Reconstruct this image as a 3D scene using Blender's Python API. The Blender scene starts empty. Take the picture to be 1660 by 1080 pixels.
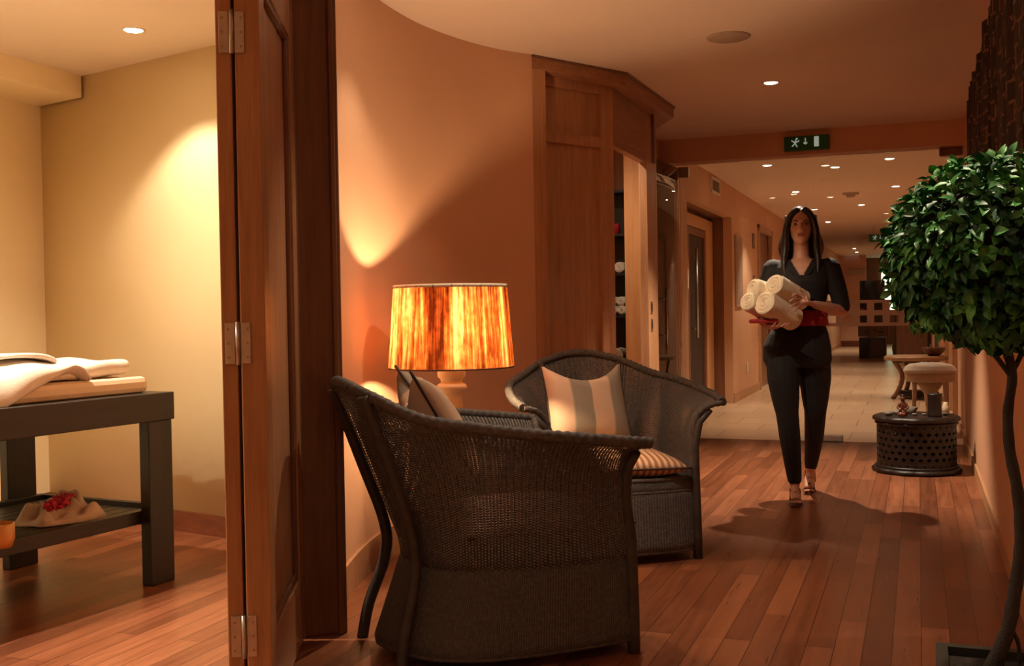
import bpy, bmesh, math, random
from mathutils import Vector, Matrix, noise
random.seed(7)
PI=math.pi
C=bpy.context.scene.collection
S=bpy.context.scene
# ------------------------------------------------------------------ camera, world, exposure
yaw=math.atan(659/1750.);pitch=-33/1750.;roll=math.atan(.0166)
fw=Vector((-math.sin(yaw)*math.cos(pitch),math.cos(yaw)*math.cos(pitch),math.sin(pitch)))
rt=Vector((math.cos(yaw),math.sin(yaw),0)); up=rt.cross(fw)
R_=math.cos(roll)*rt-math.sin(roll)*up; U_=math.cos(roll)*up+math.sin(roll)*rt
cd=bpy.data.cameras.new('camera'); cam=bpy.data.objects.new('camera',cd); C.objects.link(cam)
cam.matrix_world=Matrix(((R_.x,U_.x,-fw.x,0),(R_.y,U_.y,-fw.y,0),(R_.z,U_.z,-fw.z,1.10),(0,0,0,1)))
cd.sensor_fit='HORIZONTAL'; cd.sensor_width=36; cd.lens=36*1750/1660; cd.clip_start=.05; cd.clip_end=100
S.camera=cam
w=bpy.data.worlds.new('world'); S.world=w; w.use_nodes=True
w.node_tree.nodes['Background'].inputs[0].default_value=(1,.82,.62,1)
w.node_tree.nodes['Background'].inputs[1].default_value=.02
S.view_settings.view_transform='Standard'; S.view_settings.look='None'
S.cycles.diffuse_bounces=8; S.cycles.max_bounces=16; S.cycles.transparent_max_bounces=24
S.view_settings.gamma=1; S.view_settings.exposure=1.1; S.view_settings.use_curve_mapping=False
WARM=(1,.80,.58)
PW_LAMP=100; PW_MASS=100; PW_LOBBY=175; PW_CORR=34; PW_TREE=60; PW_FILL=16

# ------------------------------------------------------------------ materials
def nm(name):
    m=bpy.data.materials.new(name); m.use_nodes=True; nt=m.node_tree
    return m,nt,nt.nodes['Principled BSDF']
def lk(nt,a,b): nt.links.new(a,b)
def ramp(nt,fac,stops):
    r=nt.nodes.new('ShaderNodeValToRGB'); e=r.color_ramp.elements
    while len(e)<len(stops): e.new(.5)
    for i,(p,c) in enumerate(stops): e[i].position=p; e[i].color=(*c,1)
    lk(nt,fac,r.inputs[0]); return r.outputs[0]
def coords(nt,kind='Object',scale=(1,1,1),rot=(0,0,0)):
    t=nt.nodes.new('ShaderNodeTexCoord'); mp=nt.nodes.new('ShaderNodeMapping')
    mp.inputs['Scale'].default_value=scale; mp.inputs['Rotation'].default_value=rot
    lk(nt,t.outputs[kind],mp.inputs[0]); return mp.outputs[0]
def noise_(nt,v,sc,det=3,rough=.5):
    n=nt.nodes.new('ShaderNodeTexNoise'); n.inputs['Scale'].default_value=sc; n.inputs['Detail'].default_value=det
    n.inputs['Roughness'].default_value=rough; lk(nt,v,n.inputs['Vector']); return n.outputs['Fac']
def bump(nt,b,h,s=.2,d=.01):
    n=nt.nodes.new('ShaderNodeBump'); n.inputs['Strength'].default_value=s; n.inputs['Distance'].default_value=d
    lk(nt,h,n.inputs['Height']); lk(nt,n.outputs[0],b.inputs['Normal'])
def mathn(nt,op,a,b=None,c=None):
    n=nt.nodes.new('ShaderNodeMath'); n.operation=op
    for i,x in enumerate((a,b,c)):
        if x is None: continue
        if isinstance(x,(int,float)): n.inputs[i].default_value=x
        else: lk(nt,x,n.inputs[i])
    return n.outputs[0]
def plain(name,col,rough=.6,metal=0,var=.08,nsc=6,bmp=0,sheen=0,spec=.5):
    m,nt,b=nm(name); v=coords(nt)
    f=noise_(nt,v,nsc,4)
    c0=tuple(max(0,x*(1-var)) for x in col); c1=tuple(min(1,x*(1+var)) for x in col)
    lk(nt,ramp(nt,f,[(.3,c0),(.7,c1)]),b.inputs['Base Color'])
    b.inputs['Roughness'].default_value=rough; b.inputs['Metallic'].default_value=metal
    b.inputs['Specular IOR Level'].default_value=spec
    if sheen: b.inputs['Sheen Weight'].default_value=sheen
    if bmp: bump(nt,b,noise_(nt,v,nsc*12,3),bmp,.004)
    return m
def wood(name,c0,c1,rough=.4,axis='Z',sc=1.0,coat=0,kind='Object'):
    m,nt,b=nm(name); s={'Z':(14,14,.9),'Y':(14,.9,14),'X':(.9,14,14)}[axis]
    v=coords(nt,kind,tuple(x*sc for x in s)); n1=noise_(nt,v,2.2,6,.62)
    v2=coords(nt,kind,tuple(x*sc*4 for x in s)); n2=noise_(nt,v2,3,3,.6)
    mix=mathn(nt,'ADD',mathn(nt,'MULTIPLY',n1,.75),mathn(nt,'MULTIPLY',n2,.25))
    lk(nt,ramp(nt,mix,[(.32,c0),(.5,tuple((a+b_)/2 for a,b_ in zip(c0,c1))),(.68,c1)]),b.inputs['Base Color'])
    b.inputs['Roughness'].default_value=rough
    if coat: b.inputs['Coat Weight'].default_value=coat; b.inputs['Coat Roughness'].default_value=.2
    bump(nt,b,mix,.08,.003)
    return m
def planks(name):
    m,nt,b=nm(name); v=coords(nt,'Object',(1,1,1),(0,0,PI/2))
    br=nt.nodes.new('ShaderNodeTexBrick'); lk(nt,v,br.inputs['Vector'])
    br.inputs['Color1'].default_value=(.30,.30,.30,1); br.inputs['Color2'].default_value=(.75,.75,.75,1); br.inputs['Mortar'].default_value=(0,0,0,1)
    br.inputs['Scale'].default_value=1; br.inputs['Mortar Size'].default_value=.0012; br.inputs['Brick Width'].default_value=.9; br.inputs['Row Height'].default_value=.088
    br.offset=.37; br.offset_frequency=3
    v2=coords(nt,'Object',(11,.8,1)); n=noise_(nt,v2,2.5,6,.62)
    v3=coords(nt,'Object',(40,2.5,1)); n3=noise_(nt,v3,2.5,3,.6)
    bw=nt.nodes.new('ShaderNodeRGBToBW'); lk(nt,br.outputs['Color'],bw.inputs[0])
    mx=mathn(nt,'ADD',mathn(nt,'ADD',mathn(nt,'MULTIPLY',bw.outputs[0],.55),mathn(nt,'MULTIPLY',n,.40)),mathn(nt,'MULTIPLY',n3,.18))
    col=ramp(nt,mx,[(.22,(.070,.022,.011)),(.45,(.15,.048,.021)),(.62,(.25,.086,.039)),(.85,(.42,.17,.082))])
    mc=nt.nodes.new('ShaderNodeMix'); mc.data_type='RGBA'; lk(nt,br.outputs['Fac'],mc.inputs[0]); lk(nt,col,mc.inputs[6]); mc.inputs[7].default_value=(.03,.01,.004,1)
    lk(nt,mc.outputs[2],b.inputs['Base Color'])
    rr=mathn(nt,'ADD',mathn(nt,'MULTIPLY',n,.22),.20); lk(nt,rr,b.inputs['Roughness'])
    b.inputs['Specular IOR Level'].default_value=.45
    bump(nt,b,mathn(nt,'SUBTRACT',mathn(nt,'MULTIPLY',n3,.25),br.outputs['Fac']),.25,.003)
    return m
def tiles(name):
    m,nt,b=nm(name); v=coords(nt)
    br=nt.nodes.new('ShaderNodeTexBrick'); lk(nt,v,br.inputs['Vector'])
    br.inputs['Color1'].default_value=(.50,.335,.20,1); br.inputs['Color2'].default_value=(.58,.40,.25,1); br.inputs['Mortar'].default_value=(.22,.15,.09,1)
    br.inputs['Scale'].default_value=1; br.inputs['Mortar Size'].default_value=.005; br.inputs['Brick Width'].default_value=.55; br.inputs['Row Height'].default_value=.55; br.offset=0.5
    lk(nt,br.outputs['Color'],b.inputs['Base Color']); b.inputs['Roughness'].default_value=.33
    return m
def wicker(name,c0,c1,hole=0.0,fu=1/.0085,fv=1/.006):
    m,nt,b=nm(name)
    t=nt.nodes.new('ShaderNodeTexCoord'); sp=nt.nodes.new('ShaderNodeSeparateXYZ'); lk(nt,t.outputs['UV'],sp.inputs[0])
    u,v=sp.outputs[0],sp.outputs[1]
    a=mathn(nt,'SINE',mathn(nt,'MULTIPLY',u,2*PI*fu)); c=mathn(nt,'SINE',mathn(nt,'MULTIPLY',v,2*PI*fv))
    a2=mathn(nt,'SINE',mathn(nt,'MULTIPLY',u,PI*fu)); 
    wv=mathn(nt,'MULTIPLY',mathn(nt,'SIGN',a2),c)      # over/under
    h=mathn(nt,'ADD',mathn(nt,'MULTIPLY',mathn(nt,'ABSOLUTE',a2),.6),mathn(nt,'MULTIPLY',wv,.4))
    n=noise_(nt,coords(nt,'UV',(30,30,30)),2,3)
    f=mathn(nt,'ADD',mathn(nt,'MULTIPLY',h,.55),mathn(nt,'MULTIPLY',n,.5))
    lk(nt,ramp(nt,f,[(.1,tuple(x*.45 for x in c0)),(.4,c0),(.85,c1)]),b.inputs['Base Color'])
    b.inputs['Roughness'].default_value=.62
    bump(nt,b,h,.9,.0025)
    if hole:
        # open weave: tiny gaps between ribs and weft
        g=mathn(nt,'MULTIPLY',mathn(nt,'LESS_THAN',mathn(nt,'ABSOLUTE',a2),hole),mathn(nt,'GREATER_THAN',c,-.35))
        lk(nt,mathn(nt,'SUBTRACT',1.0,g),b.inputs['Alpha'])
    return m
def stripes(name,cols,freq,axis=0,rough=.85,kind='UV'):
    m,nt,b=nm(name); t=nt.nodes.new('ShaderNodeTexCoord'); sp=nt.nodes.new('ShaderNodeSeparateXYZ'); lk(nt,t.outputs[kind],sp.inputs[0])
    fr=mathn(nt,'FRACT',mathn(nt,'MULTIPLY',sp.outputs[axis],freq))
    r=nt.nodes.new('ShaderNodeValToRGB'); r.color_ramp.interpolation='LINEAR'; e=r.color_ramp.elements
    n=len(cols); st=[]
    for i,c in enumerate(cols): st+= [(i/n+.03,c),((i+1)/n-.03,c)]
    while len(e)<len(st): e.new(.5)
    for i,(p,c) in enumerate(st): e[i].position=p; e[i].color=(*c,1)
    lk(nt,fr,r.inputs[0])
    v=coords(nt,'UV',(1,1,1)); ns=noise_(nt,v,180,2)
    mx=nt.nodes.new('ShaderNodeMix'); mx.data_type='RGBA'; mx.blend_type='MULTIPLY'; mx.inputs[0].default_value=.35
    lk(nt,r.outputs[0],mx.inputs[6]); lk(nt,ramp(nt,ns,[(.3,(.6,.6,.6)),(.7,(1,1,1))]),mx.inputs[7])
    lk(nt,mx.outputs[2],b.inputs['Base Color']); b.inputs['Roughness'].default_value=rough; bump(nt,b,ns,.25,.002)
    return m
def emis(name,col,st):
    m,nt,b=nm(name); b.inputs['Base Color'].default_value=(.02,.02,.02,1)
    b.inputs['Emission Color'].default_value=(*col,1); b.inputs['Emission Strength'].default_value=st; return m
def glass(name,tint=(1,1,1),rough=0):
    # thin pane: Fresnel mix of clear see-through and mirror reflection
    m=bpy.data.materials.new(name); m.use_nodes=True; nt=m.node_tree; nt.nodes.clear()
    o=nt.nodes.new('ShaderNodeOutputMaterial'); mx=nt.nodes.new('ShaderNodeMixShader'); tr=nt.nodes.new('ShaderNodeBsdfTransparent'); gl=nt.nodes.new('ShaderNodeBsdfGlossy')
    fr=nt.nodes.new('ShaderNodeFresnel'); fr.inputs[0].default_value=1.5
    tr.inputs[0].default_value=(*tint,1); gl.inputs['Roughness'].default_value=rough
    lk(nt,fr.outputs[0],mx.inputs[0]); lk(nt,tr.outputs[0],mx.inputs[1]); lk(nt,gl.outputs[0],mx.inputs[2]); lk(nt,mx.outputs[0],o.inputs[0]); return m
def shade_mat(name):
    m,nt,b=nm(name); nt.nodes.remove(b); o=nt.nodes['Material Output']
    v=coords(nt,'UV',(1,.035,1)); n1=noise_(nt,v,8,3,.6); v2=coords(nt,'UV',(1,.045,1)); n2=noise_(nt,v2,60,3,.7)
    v3=coords(nt,'UV',(1,.5,1)); n3=noise_(nt,v3,45,2,.5)
    f=mathn(nt,'ADD',mathn(nt,'ADD',mathn(nt,'MULTIPLY',n1,.62),mathn(nt,'MULTIPLY',n2,.40)),mathn(nt,'MULTIPLY',mathn(nt,'SUBTRACT',n3,.5),.14))
    col=ramp(nt,f,[(.41,(.022,.003,.0008)),(.48,(.09,.017,.003)),(.54,(.22,.070,.016)),(.64,(.42,.24,.09))])
    d=nt.nodes.new('ShaderNodeBsdfDiffuse'); t=nt.nodes.new('ShaderNodeBsdfTranslucent'); mx=nt.nodes.new('ShaderNodeMixShader'); mx.inputs[0].default_value=.62
    lk(nt,col,d.inputs[0]); lk(nt,col,t.inputs[0]); lk(nt,d.outputs[0],mx.inputs[1]); lk(nt,t.outputs[0],mx.inputs[2]); lk(nt,mx.outputs[0],o.inputs[0])
    return m
def leafmat(name):
    m,nt,b=nm(name); v=coords(nt,'Object'); n=noise_(nt,v,22,2); t=coords(nt,'UV')
    lk(nt,ramp(nt,n,[(.3,(.005,.038,.012)),(.5,(.022,.12,.026)),(.7,(.11,.38,.08))]),b.inputs['Base Color'])
    b.inputs['Roughness'].default_value=.45; b.inputs['Specular IOR Level'].default_value=.3; return m
def textile(name):
    m,nt,b=nm(name); v=coords(nt,'UV',(1,1,1)); 
    br=nt.nodes.new('ShaderNodeTexBrick'); lk(nt,v,br.inputs['Vector']); br.inputs['Scale'].default_value=5; br.inputs['Mortar Size'].default_value=.04
    br.inputs['Color1'].default_value=(.05,.018,.010,1); br.inputs['Color2'].default_value=(.014,.007,.005,1); br.inputs['Mortar'].default_value=(.15,.075,.045,1); br.inputs['Brick Width'].default_value=.6; br.inputs['Row Height'].default_value=.45
    n=noise_(nt,v,9,4,.7); mx=nt.nodes.new('ShaderNodeMix'); mx.data_type='RGBA'; lk(nt,mathn(nt,'GREATER_THAN',n,.5),mx.inputs[0])
    lk(nt,br.outputs[0],mx.inputs[6]); mx.inputs[7].default_value=(.022,.010,.007,1); lk(nt,mx.outputs[2],b.inputs['Base Color'])
    b.inputs['Roughness'].default_value=.9; bump(nt,b,noise_(nt,v,60,3),.5,.006); return m

M=dict(
 wall=plain('terracotta_paint',(.66,.375,.225),.62,var=.03,nsc=2,bmp=.05),
 wallc=plain('peach_paint',(.64,.38,.22),.6,var=.03,nsc=2),
 cream=plain('cream_paint',(.82,.69,.43),.7,var=.02,nsc=2),
 ceil=plain('ceiling_paint',(.78,.63,.50),.8,var=.02,nsc=2),
 ceilm=plain('massage_ceiling_paint',(.74,.62,.48),.8,var=.02,nsc=2),
 floor=planks('jatoba_planks'), tile=tiles('corridor_tiles'),
 oak=wood('orange_oak',(.38,.18,.085),(.60,.32,.165),.38,'Z',coat=.15),
 oakh=wood('orange_oak_rail',(.26,.105,.045),(.46,.21,.10),.38,'Y'),
 dkwood=wood('dark_frame_wood',(.13,.052,.024),(.25,.105,.048),.38,'Z',coat=.2),
 ltwood=wood('light_veneer',(.62,.34,.15),(.76,.46,.23),.5,'Z'),
 midwood=wood('door_edge_wood',(.30,.13,.05),(.52,.27,.12),.4,'Z'),
 skirt=wood('skirting_wood',(.11,.028,.012),(.20,.055,.022),.4,'X'),
 skirtc=wood('lobby_skirting',(.34,.17,.085),(.50,.27,.14),.5,'Z'),
 skirt2=wood('light_skirting',(.42,.22,.10),(.54,.30,.15),.45,'Y'),
 black=wood('black_stain',(.006,.005,.0045),(.020,.015,.012),.42,'Y'),
 blackz=wood('black_stain_leg',(.006,.005,.0045),(.020,.015,.012),.42,'Z'),
 wick=wicker('grey_wicker',(.090,.086,.082),(.28,.26,.24)), wicko=wicker('open_wicker',(.090,.086,.082),(.28,.26,.24),.60,1/.015,1/.0075),
 braid=plain('braided_rim',(.10,.090,.082),.6,var=.4,nsc=60,bmp=.4),
 strut=plain('dark_cane',(.060,.052,.046),.5,var=.3,nsc=20),
 seatst=stripes('terracotta_stripe',[(.74,.52,.34),(.40,.17,.09)],20,0),
 seatst2=stripes('mauve_stripe',[(.60,.42,.33),(.45,.25,.20)],26,0),
 pil=stripes('broad_stripe',[(.74,.52,.36),(.36,.30,.23)],2.0,0),
 piping=plain('dark_piping',(.06,.035,.025),.7),
 white=plain('white_towel',(.82,.76,.66),.95,var=.05,nsc=30,bmp=.6,sheen=.4),
 towel=plain('cream_towel',(.93,.82,.60),.95,var=.06,nsc=40,bmp=.6,sheen=.3),
 matt=plain('mattress_vinyl',(.74,.60,.42),.5,var=.03),
 beige=plain('beige_cloth',(.55,.42,.30),.9,var=.1,nsc=20,bmp=.3),
 red=plain('crimson_petals',(.42,.008,.03),.7,var=.4,nsc=60),
 amber=plain('amber_glass',(.55,.24,.05),.15,spec=.8),
 metal=plain('brushed_steel',(.55,.50,.44),.32,1,var=.1,nsc=30), brass=plain('aged_brass',(.42,.30,.18),.35,1),
 dark=plain('dark_plastic',(.02,.018,.016),.5), greyp=plain('ceiling_grille',(.42,.32,.23),.7), whitep=plain('white_plastic',(.75,.68,.58),.5),
 green=plain('sign_green',(.010,.13,.035),.5), signw=emis('sign_white',(.75,.8,.62),.16),
 lens=emis('lamp_lens',(1,.80,.52),14), bulb=emis('bulb_glow',(1,.68,.38),1),
 glass=glass('clear_glass'), glassd=glass('smoked_glass',(.55,.50,.45)),
 frost=plain('frosted_film',(.62,.52,.44),.6),
 shade=shade_mat('raffia_shade'), trimw=plain('cream_trim',(.85,.75,.58),.8),
 lampb=plain('limed_lamp_base',(.90,.80,.60),.4,var=.05,nsc=12),
 leaf=leafmat('glossy_leaf'), bark=plain('dark_bark',(.022,.017,.014),.8,var=.4,nsc=30,bmp=.8), pot=plain('green_black_planter',(.018,.022,.016),.45), soil=plain('soil',(.02,.013,.008),.95,nsc=60,bmp=.8),
 carv=plain('carved_ebony',(.012,.006,.0045),.42,var=.3,nsc=20,bmp=.3), text=textile('african_textile'),
 skin=plain('skin',(.56,.29,.19),.5,var=.04), hair=plain('dark_hair',(.020,.012,.010),.38,var=.4,nsc=50), blackc=plain('black_cotton',(.0065,.0055,.0065),.85,var=.3,nsc=30,bmp=.2),
 sash=plain('red_sash',(.30,.012,.018),.8), lips=plain('lips',(.40,.09,.08),.4), eye=plain('eye_dark',(.03,.02,.02),.2), eyew=plain('eye_white',(.38,.28,.23),.4), brow=plain('brow',(.03,.018,.013),.8),
 sandal=plain('brown_leather',(.10,.035,.02),.5), figu=plain('polished_figurine',(.10,.028,.012),.28,var=.4,nsc=15), stone=plain('pebble',(.14,.11,.09),.6),
 tanw=wood('tan_tabletop',(.26,.14,.07),(.42,.25,.13),.4,'X'), stoolw=plain('ivory_stool',(.66,.50,.34),.5), tuft=plain('tufted_ivory',(.84,.73,.60),.85,nsc=25,bmp=.5),
 poster1=plain('orange_photo',(.45,.12,.04),.4,var=.8,nsc=50), art=plain('grey_etching',(.36,.26,.19),.6,var=.2,nsc=30), day=emis('daylight_window',(.75,.9,.55),1.1), vase=plain('pale_green_glass',(.35,.42,.30),.2),
 inner=wood('closet_veneer',(.60,.30,.12),(.72,.40,.18),.5,'Z'))

# ------------------------------------------------------------------ mesh helpers
class MB:
    def __init__(s): s.v=[];s.f=[];s.uv={};s.sm=[]
    def add(s,vs,fs,smooth=False,uvs=None):
        o=len(s.v); s.v+= [Vector(p) for p in vs]
        for i,f in enumerate(fs):
            if uvs: s.uv[len(s.f)]=[uvs[k] for k in f]
            s.f.append(tuple(k+o for k in f)); s.sm.append(smooth)
        return s
    def box(s,c,d,rz=0,bev=0,rx=0,ry=0,taper=1):
        hx,hy,hz=[x/2 for x in d]; Mx=Matrix.Translation(c)@Matrix.Rotation(rz,4,'Z')@Matrix.Rotation(ry,4,'Y')@Matrix.Rotation(rx,4,'X')
        if bev<=0:
            P=[(x,y,z) for z in(-1,1) for y in(-1,1) for x in(-1,1)]
            vs=[Mx@Vector((x*hx*(taper if z<0 else 1),y*hy*(taper if z<0 else 1),z*hz)) for x,y,z in P]
            return s.add(vs,[(0,2,3,1),(4,5,7,6),(0,1,5,4),(2,6,7,3),(0,4,6,2),(1,3,7,5)])
        bm=bmesh.new(); bmesh.ops.create_cube(bm,size=1)
        for v in bm.verts: v.co=Vector((v.co.x*2*hx*(taper if v.co.z<0 else 1),v.co.y*2*hy*(taper if v.co.z<0 else 1),v.co.z*2*hz))
        bmesh.ops.bevel(bm,geom=bm.edges[:],offset=bev,segments=2,affect='EDGES',profile=.5)
        s.bm(bm,Mx); return s
    def bm(s,bm,Mx=Matrix(),smooth=False):
        bm.verts.index_update(); s.add([Mx@v.co for v in bm.verts],[[v.index for v in f.verts] for f in bm.faces],smooth); bm.free()
    def prism(s,poly,z0,z1):
        n=len(poly); A=sum(poly[i][0]*poly[(i+1)%n][1]-poly[(i+1)%n][0]*poly[i][1] for i in range(n))
        if A<0: poly=poly[::-1]
        vs=[(x,y,z0) for x,y in poly]+[(x,y,z1) for x,y in poly]
        return s.add(vs,[tuple(range(n))[::-1],tuple(range(n,2*n))]+[(i,(i+1)%n,n+(i+1)%n,n+i) for i in range(n)])
    def tube(s,pts,rad,n=10,cap=True,smooth=True,flat=None,ripple=None):
        pts=[Vector(p) for p in pts]; N=len(pts); rad=rad if isinstance(rad,(list,tuple)) else [rad]*N
        vs=[];uv=[];T0=None;L=0
        for i,p in enumerate(pts):
            t=(pts[min(i+1,N-1)]-pts[max(i-1,0)]).normalized()
            if T0 is None:
                a=Vector((0,0,1)) if abs(t.z)<.9 else Vector((1,0,0)); nx=a.cross(t).normalized()
            else:
                nx=(nx-t*nx.dot(t)).normalized()
            ny=t.cross(nx); T0=t
            if i: L+=(p-pts[i-1]).length
            for k in range(n):
                a=2*PI*k/n; r=rad[i]
                if ripple: r*=1+ripple[0]*math.sin(2*a+2*PI*L/ripple[1])
                rx,ry=(r,r) if flat is None else (r*flat[0],r*flat[1])
                vs.append(p+nx*math.cos(a)*rx+ny*math.sin(a)*ry); uv.append((2*PI*rad[i]*k/n,L))
        fs=[(i*n+k,i*n+(k+1)%n,(i+1)*n+(k+1)%n,(i+1)*n+k) for i in range(N-1) for k in range(n)]
        s.add(vs,fs,smooth,uv)
        if cap:
            o=len(s.v)-N*n; s.f+=[tuple(range(o,o+n))[::-1],tuple(range(o+(N-1)*n,o+N*n))]; s.sm+=[False,False]
        return s
    def lathe(s,prof,c=(0,0,0),n=32,smooth=True,sx=1,sy=1):
        vs=[];uv=[]
        for j,(r,z) in enumerate(prof):
            for k in range(n):
                a=2*PI*k/n; vs.append((c[0]+r*math.cos(a)*sx,c[1]+r*math.sin(a)*sy,c[2]+z)); uv.append((a*.25,z))
        fs=[];
        for j in range(len(prof)-1):
            for k in range(n):
                fs.append((j*n+k,j*n+(k+1)%n,(j+1)*n+(k+1)%n,(j+1)*n+k))
        s.add(vs,fs,smooth,uv)
        o=len(s.v)-len(vs)
        if prof[0][0]>1e-4: s.f.append(tuple(range(o,o+n))[::-1]); s.sm.append(False)
        if prof[-1][0]>1e-4: s.f.append(tuple(range(o+(len(prof)-1)*n,o+len(prof)*n))); s.sm.append(False)
        return s
    def grid(s,fn,nu,nv,smooth=True,closeu=False,uvf=None):
        vs=[];uv=[]
        for j in range(nv+1):
            for i in range(nu+(0 if closeu else 1)):
                p=fn(i/nu,j/nv); vs.append(p); uv.append(uvf(i/nu,j/nv) if uvf else (i/nu,j/nv))
        w_=nu+(0 if closeu else 1)
        fs=[(j*w_+i,j*w_+(i+1)%w_ if closeu else j*w_+i+1,(j+1)*w_+((i+1)%w_ if closeu else i+1),(j+1)*w_+i) for j in range(nv) for i in range(nu)]
        return s.add(vs,fs,smooth,uv)
    def ell(s,c,r,n=16,m=10,rot=None):
        Mx=rot or Matrix()
        prof=[(math.sin(PI*j/m),-math.cos(PI*j/m)) for j in range(m+1)]
        vs=[];
        for a,z in prof:
            for k in range(n):
                t=2*PI*k/n; q=Vector((a*math.cos(t)*r[0],a*math.sin(t)*r[1],z*r[2])); q=(Mx.to_3x3()@q) if rot else q; vs.append(q+Vector(c))
        s.add(vs,[(j*n+k,j*n+(k+1)%n,(j+1)*n+(k+1)%n,(j+1)*n+k) for j in range(m) for k in range(n)],True); return s
    def build(s,name,mat,parent=None,world=False,solid=0,sub=0,weld=True,offset=-1):
        me=bpy.data.meshes.new(name)
        vs=s.v
        if world and parent is not None:
            inv=rootmat(parent).inverted(); vs=[inv@v for v in s.v]
        me.from_pydata(vs,[],s.f); me.polygons.foreach_set('use_smooth',s.sm)
        if s.uv:
            ul=me.uv_layers.new(name='UVMap')
            for fi,p in enumerate(me.polygons):
                if fi in s.uv:
                    for li,q in zip(p.loop_indices,s.uv[fi]): ul.data[li].uv=q
        me.materials.append(M[mat] if isinstance(mat,str) else mat)
        if weld:
            bm=bmesh.new(); bm.from_mesh(me); bmesh.ops.remove_doubles(bm,verts=bm.verts[:],dist=1e-5); bm.to_mesh(me); bm.free()
        o=bpy.data.objects.new(name,me); C.objects.link(o)
        if parent is not None: o.parent=parent
        if solid:
            md=o.modifiers.new('s','SOLIDIFY'); md.thickness=solid; md.offset=offset
        if sub:
            md=o.modifiers.new('u','SUBSURF'); md.levels=sub; md.render_levels=sub
        return o
def rootmat(o):
    m=Matrix.Translation(o.location)@Matrix.Rotation(o.rotation_euler.z,4,'Z')
    return rootmat(o.parent)@m if o.parent else m
def thing(name,label,cat,loc=(0,0,0),rz=0,group=None):
    o=bpy.data.objects.new(name,None); C.objects.link(o); o.location=loc; o.rotation_euler=(0,0,rz); o.empty_display_size=.1
    o['label']=label; o['category']=cat
    if group:o['group']=group
    return o
def tag(o,label,cat,group=None,kind=None):
    o['label']=label; o['category']=cat
    if group:o['group']=group
    if kind:o['kind']=kind
    return o
def struct(o): o['kind']='structure'; return o
def flatcaps(o):
    me=o.data; me.calc_smooth_groups if 0 else None
    fl=[]
    for p in me.polygons: fl.append(abs(p.normal.z)<.5)
    bm=bmesh.new(); bm.from_mesh(me)
    bmesh.ops.split_edges(bm,edges=[e for e in bm.edges if len(e.link_faces)==2 and e.calc_face_angle()>.8]); bm.to_mesh(me); bm.free(); return o
def center(o):
    """put a single-mesh thing's origin at its base"""
    me=o.data; xs=[v.co for v in me.vertices]; c=Vector(((min(p.x for p in xs)+max(p.x for p in xs))/2,(min(p.y for p in xs)+max(p.y for p in xs))/2,min(p.z for p in xs)))
    for v in me.vertices: v.co-=c
    o.location=o.location+c; return o
def spline(P,n=8):
    P=[Vector(p) for p in P]; out=[]
    for i in range(len(P)-1):
        p0=P[max(i-1,0)];p1=P[i];p2=P[i+1];p3=P[min(i+2,len(P)-1)]
        for k in range(n):
            t=k/n; out.append(.5*((2*p1)+(p2-p0)*t+(2*p0-5*p1+4*p2-p3)*t*t+(3*p1-p0-3*p2+p3)*t**3))
    return out+[P[-1]]
def copy_tree(o,parent=None):
    c=o.copy(); C.objects.link(c); c.parent=parent
    for ch in list(o.children): copy_tree(ch,c)
    return c
def bake(o,voxel,smooth=6,fac=.5):
    """union overlapping tubes into one continuous skin"""
    md=o.modifiers.new('r','REMESH'); md.mode='VOXEL'; md.voxel_size=voxel; md.use_smooth_shade=True
    s=o.modifiers.new('s','SMOOTH'); s.iterations=smooth; s.factor=fac
    dg=bpy.context.evaluated_depsgraph_get(); dg.update()
    me=bpy.data.meshes.new_from_object(o.evaluated_get(dg)); o.modifiers.clear(); mats=list(o.data.materials); o.data=me
    if not me.materials and mats: me.materials.append(mats[0])
    for p in me.polygons: p.use_smooth=True
    return o
def spot(parent,name,loc,power,size=80,blend=.5,target=None,col=WARM,rad=.02):
    l=bpy.data.lights.new(name,'SPOT'); l.energy=power; l.color=col; l.spot_size=math.radians(size); l.spot_blend=blend; l.shadow_soft_size=rad
    o=bpy.data.objects.new(name,l); C.objects.link(o); o.parent=parent; 
    o.location=Vector(loc)-parent.location
    if target is not None: o.rotation_euler=(Vector(target)-Vector(loc)).to_track_quat('-Z','Y').to_euler()
    return o

# ------------------------------------------------------------------ room shell
H=2.53
struct(MB().prism([(-5.2,-2.6),(.342,-2.6),(.342,9.2),(-5.2,9.2)],-.08,0).build('floor','floor'))
struct(MB().prism([(-5.2,9.2),(.342,9.2),(.342,33.5),(-5.2,33.5)],-.08,0).build('floor','tile'))
struct(MB().prism([(-2.42,-2.6),(.45,-2.6),(.45,33.6),(-2.42,33.6)],H,H+.1).build('ceiling','ceil'))
struct(MB().prism([(-4.9,-1.2),(-1.12,-1.2),(-1.12,.55),(-2.06,3.2),(-2.42,4.0),(-2.42,5.0),(-4.9,5.0)],2.45,2.52).build('ceiling','ceilm'))
struct(MB().prism([(.342,-2.6),(.46,-2.6),(.46,33.6),(.342,33.6)],0,H).build('wall_right','wall'))
struct(MB().prism([(-1.1,-2.7),(.342,-2.7),(.342,-2.6),(-1.1,-2.6)],0,H).build('wall_near','wallc'))
struct(MB().prism([(-1.1,-2.6),(-1.0,-2.6),(-1.0,.5),(-1.1,.5)],0,H).build('wall_near_left','wall'))
struct(MB().prism([(-1.0,.5),(-1.1,.5),(-2.02,3.14),(-1.93,3.18)],2.2,H).build('wall_header','wall'))
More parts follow.
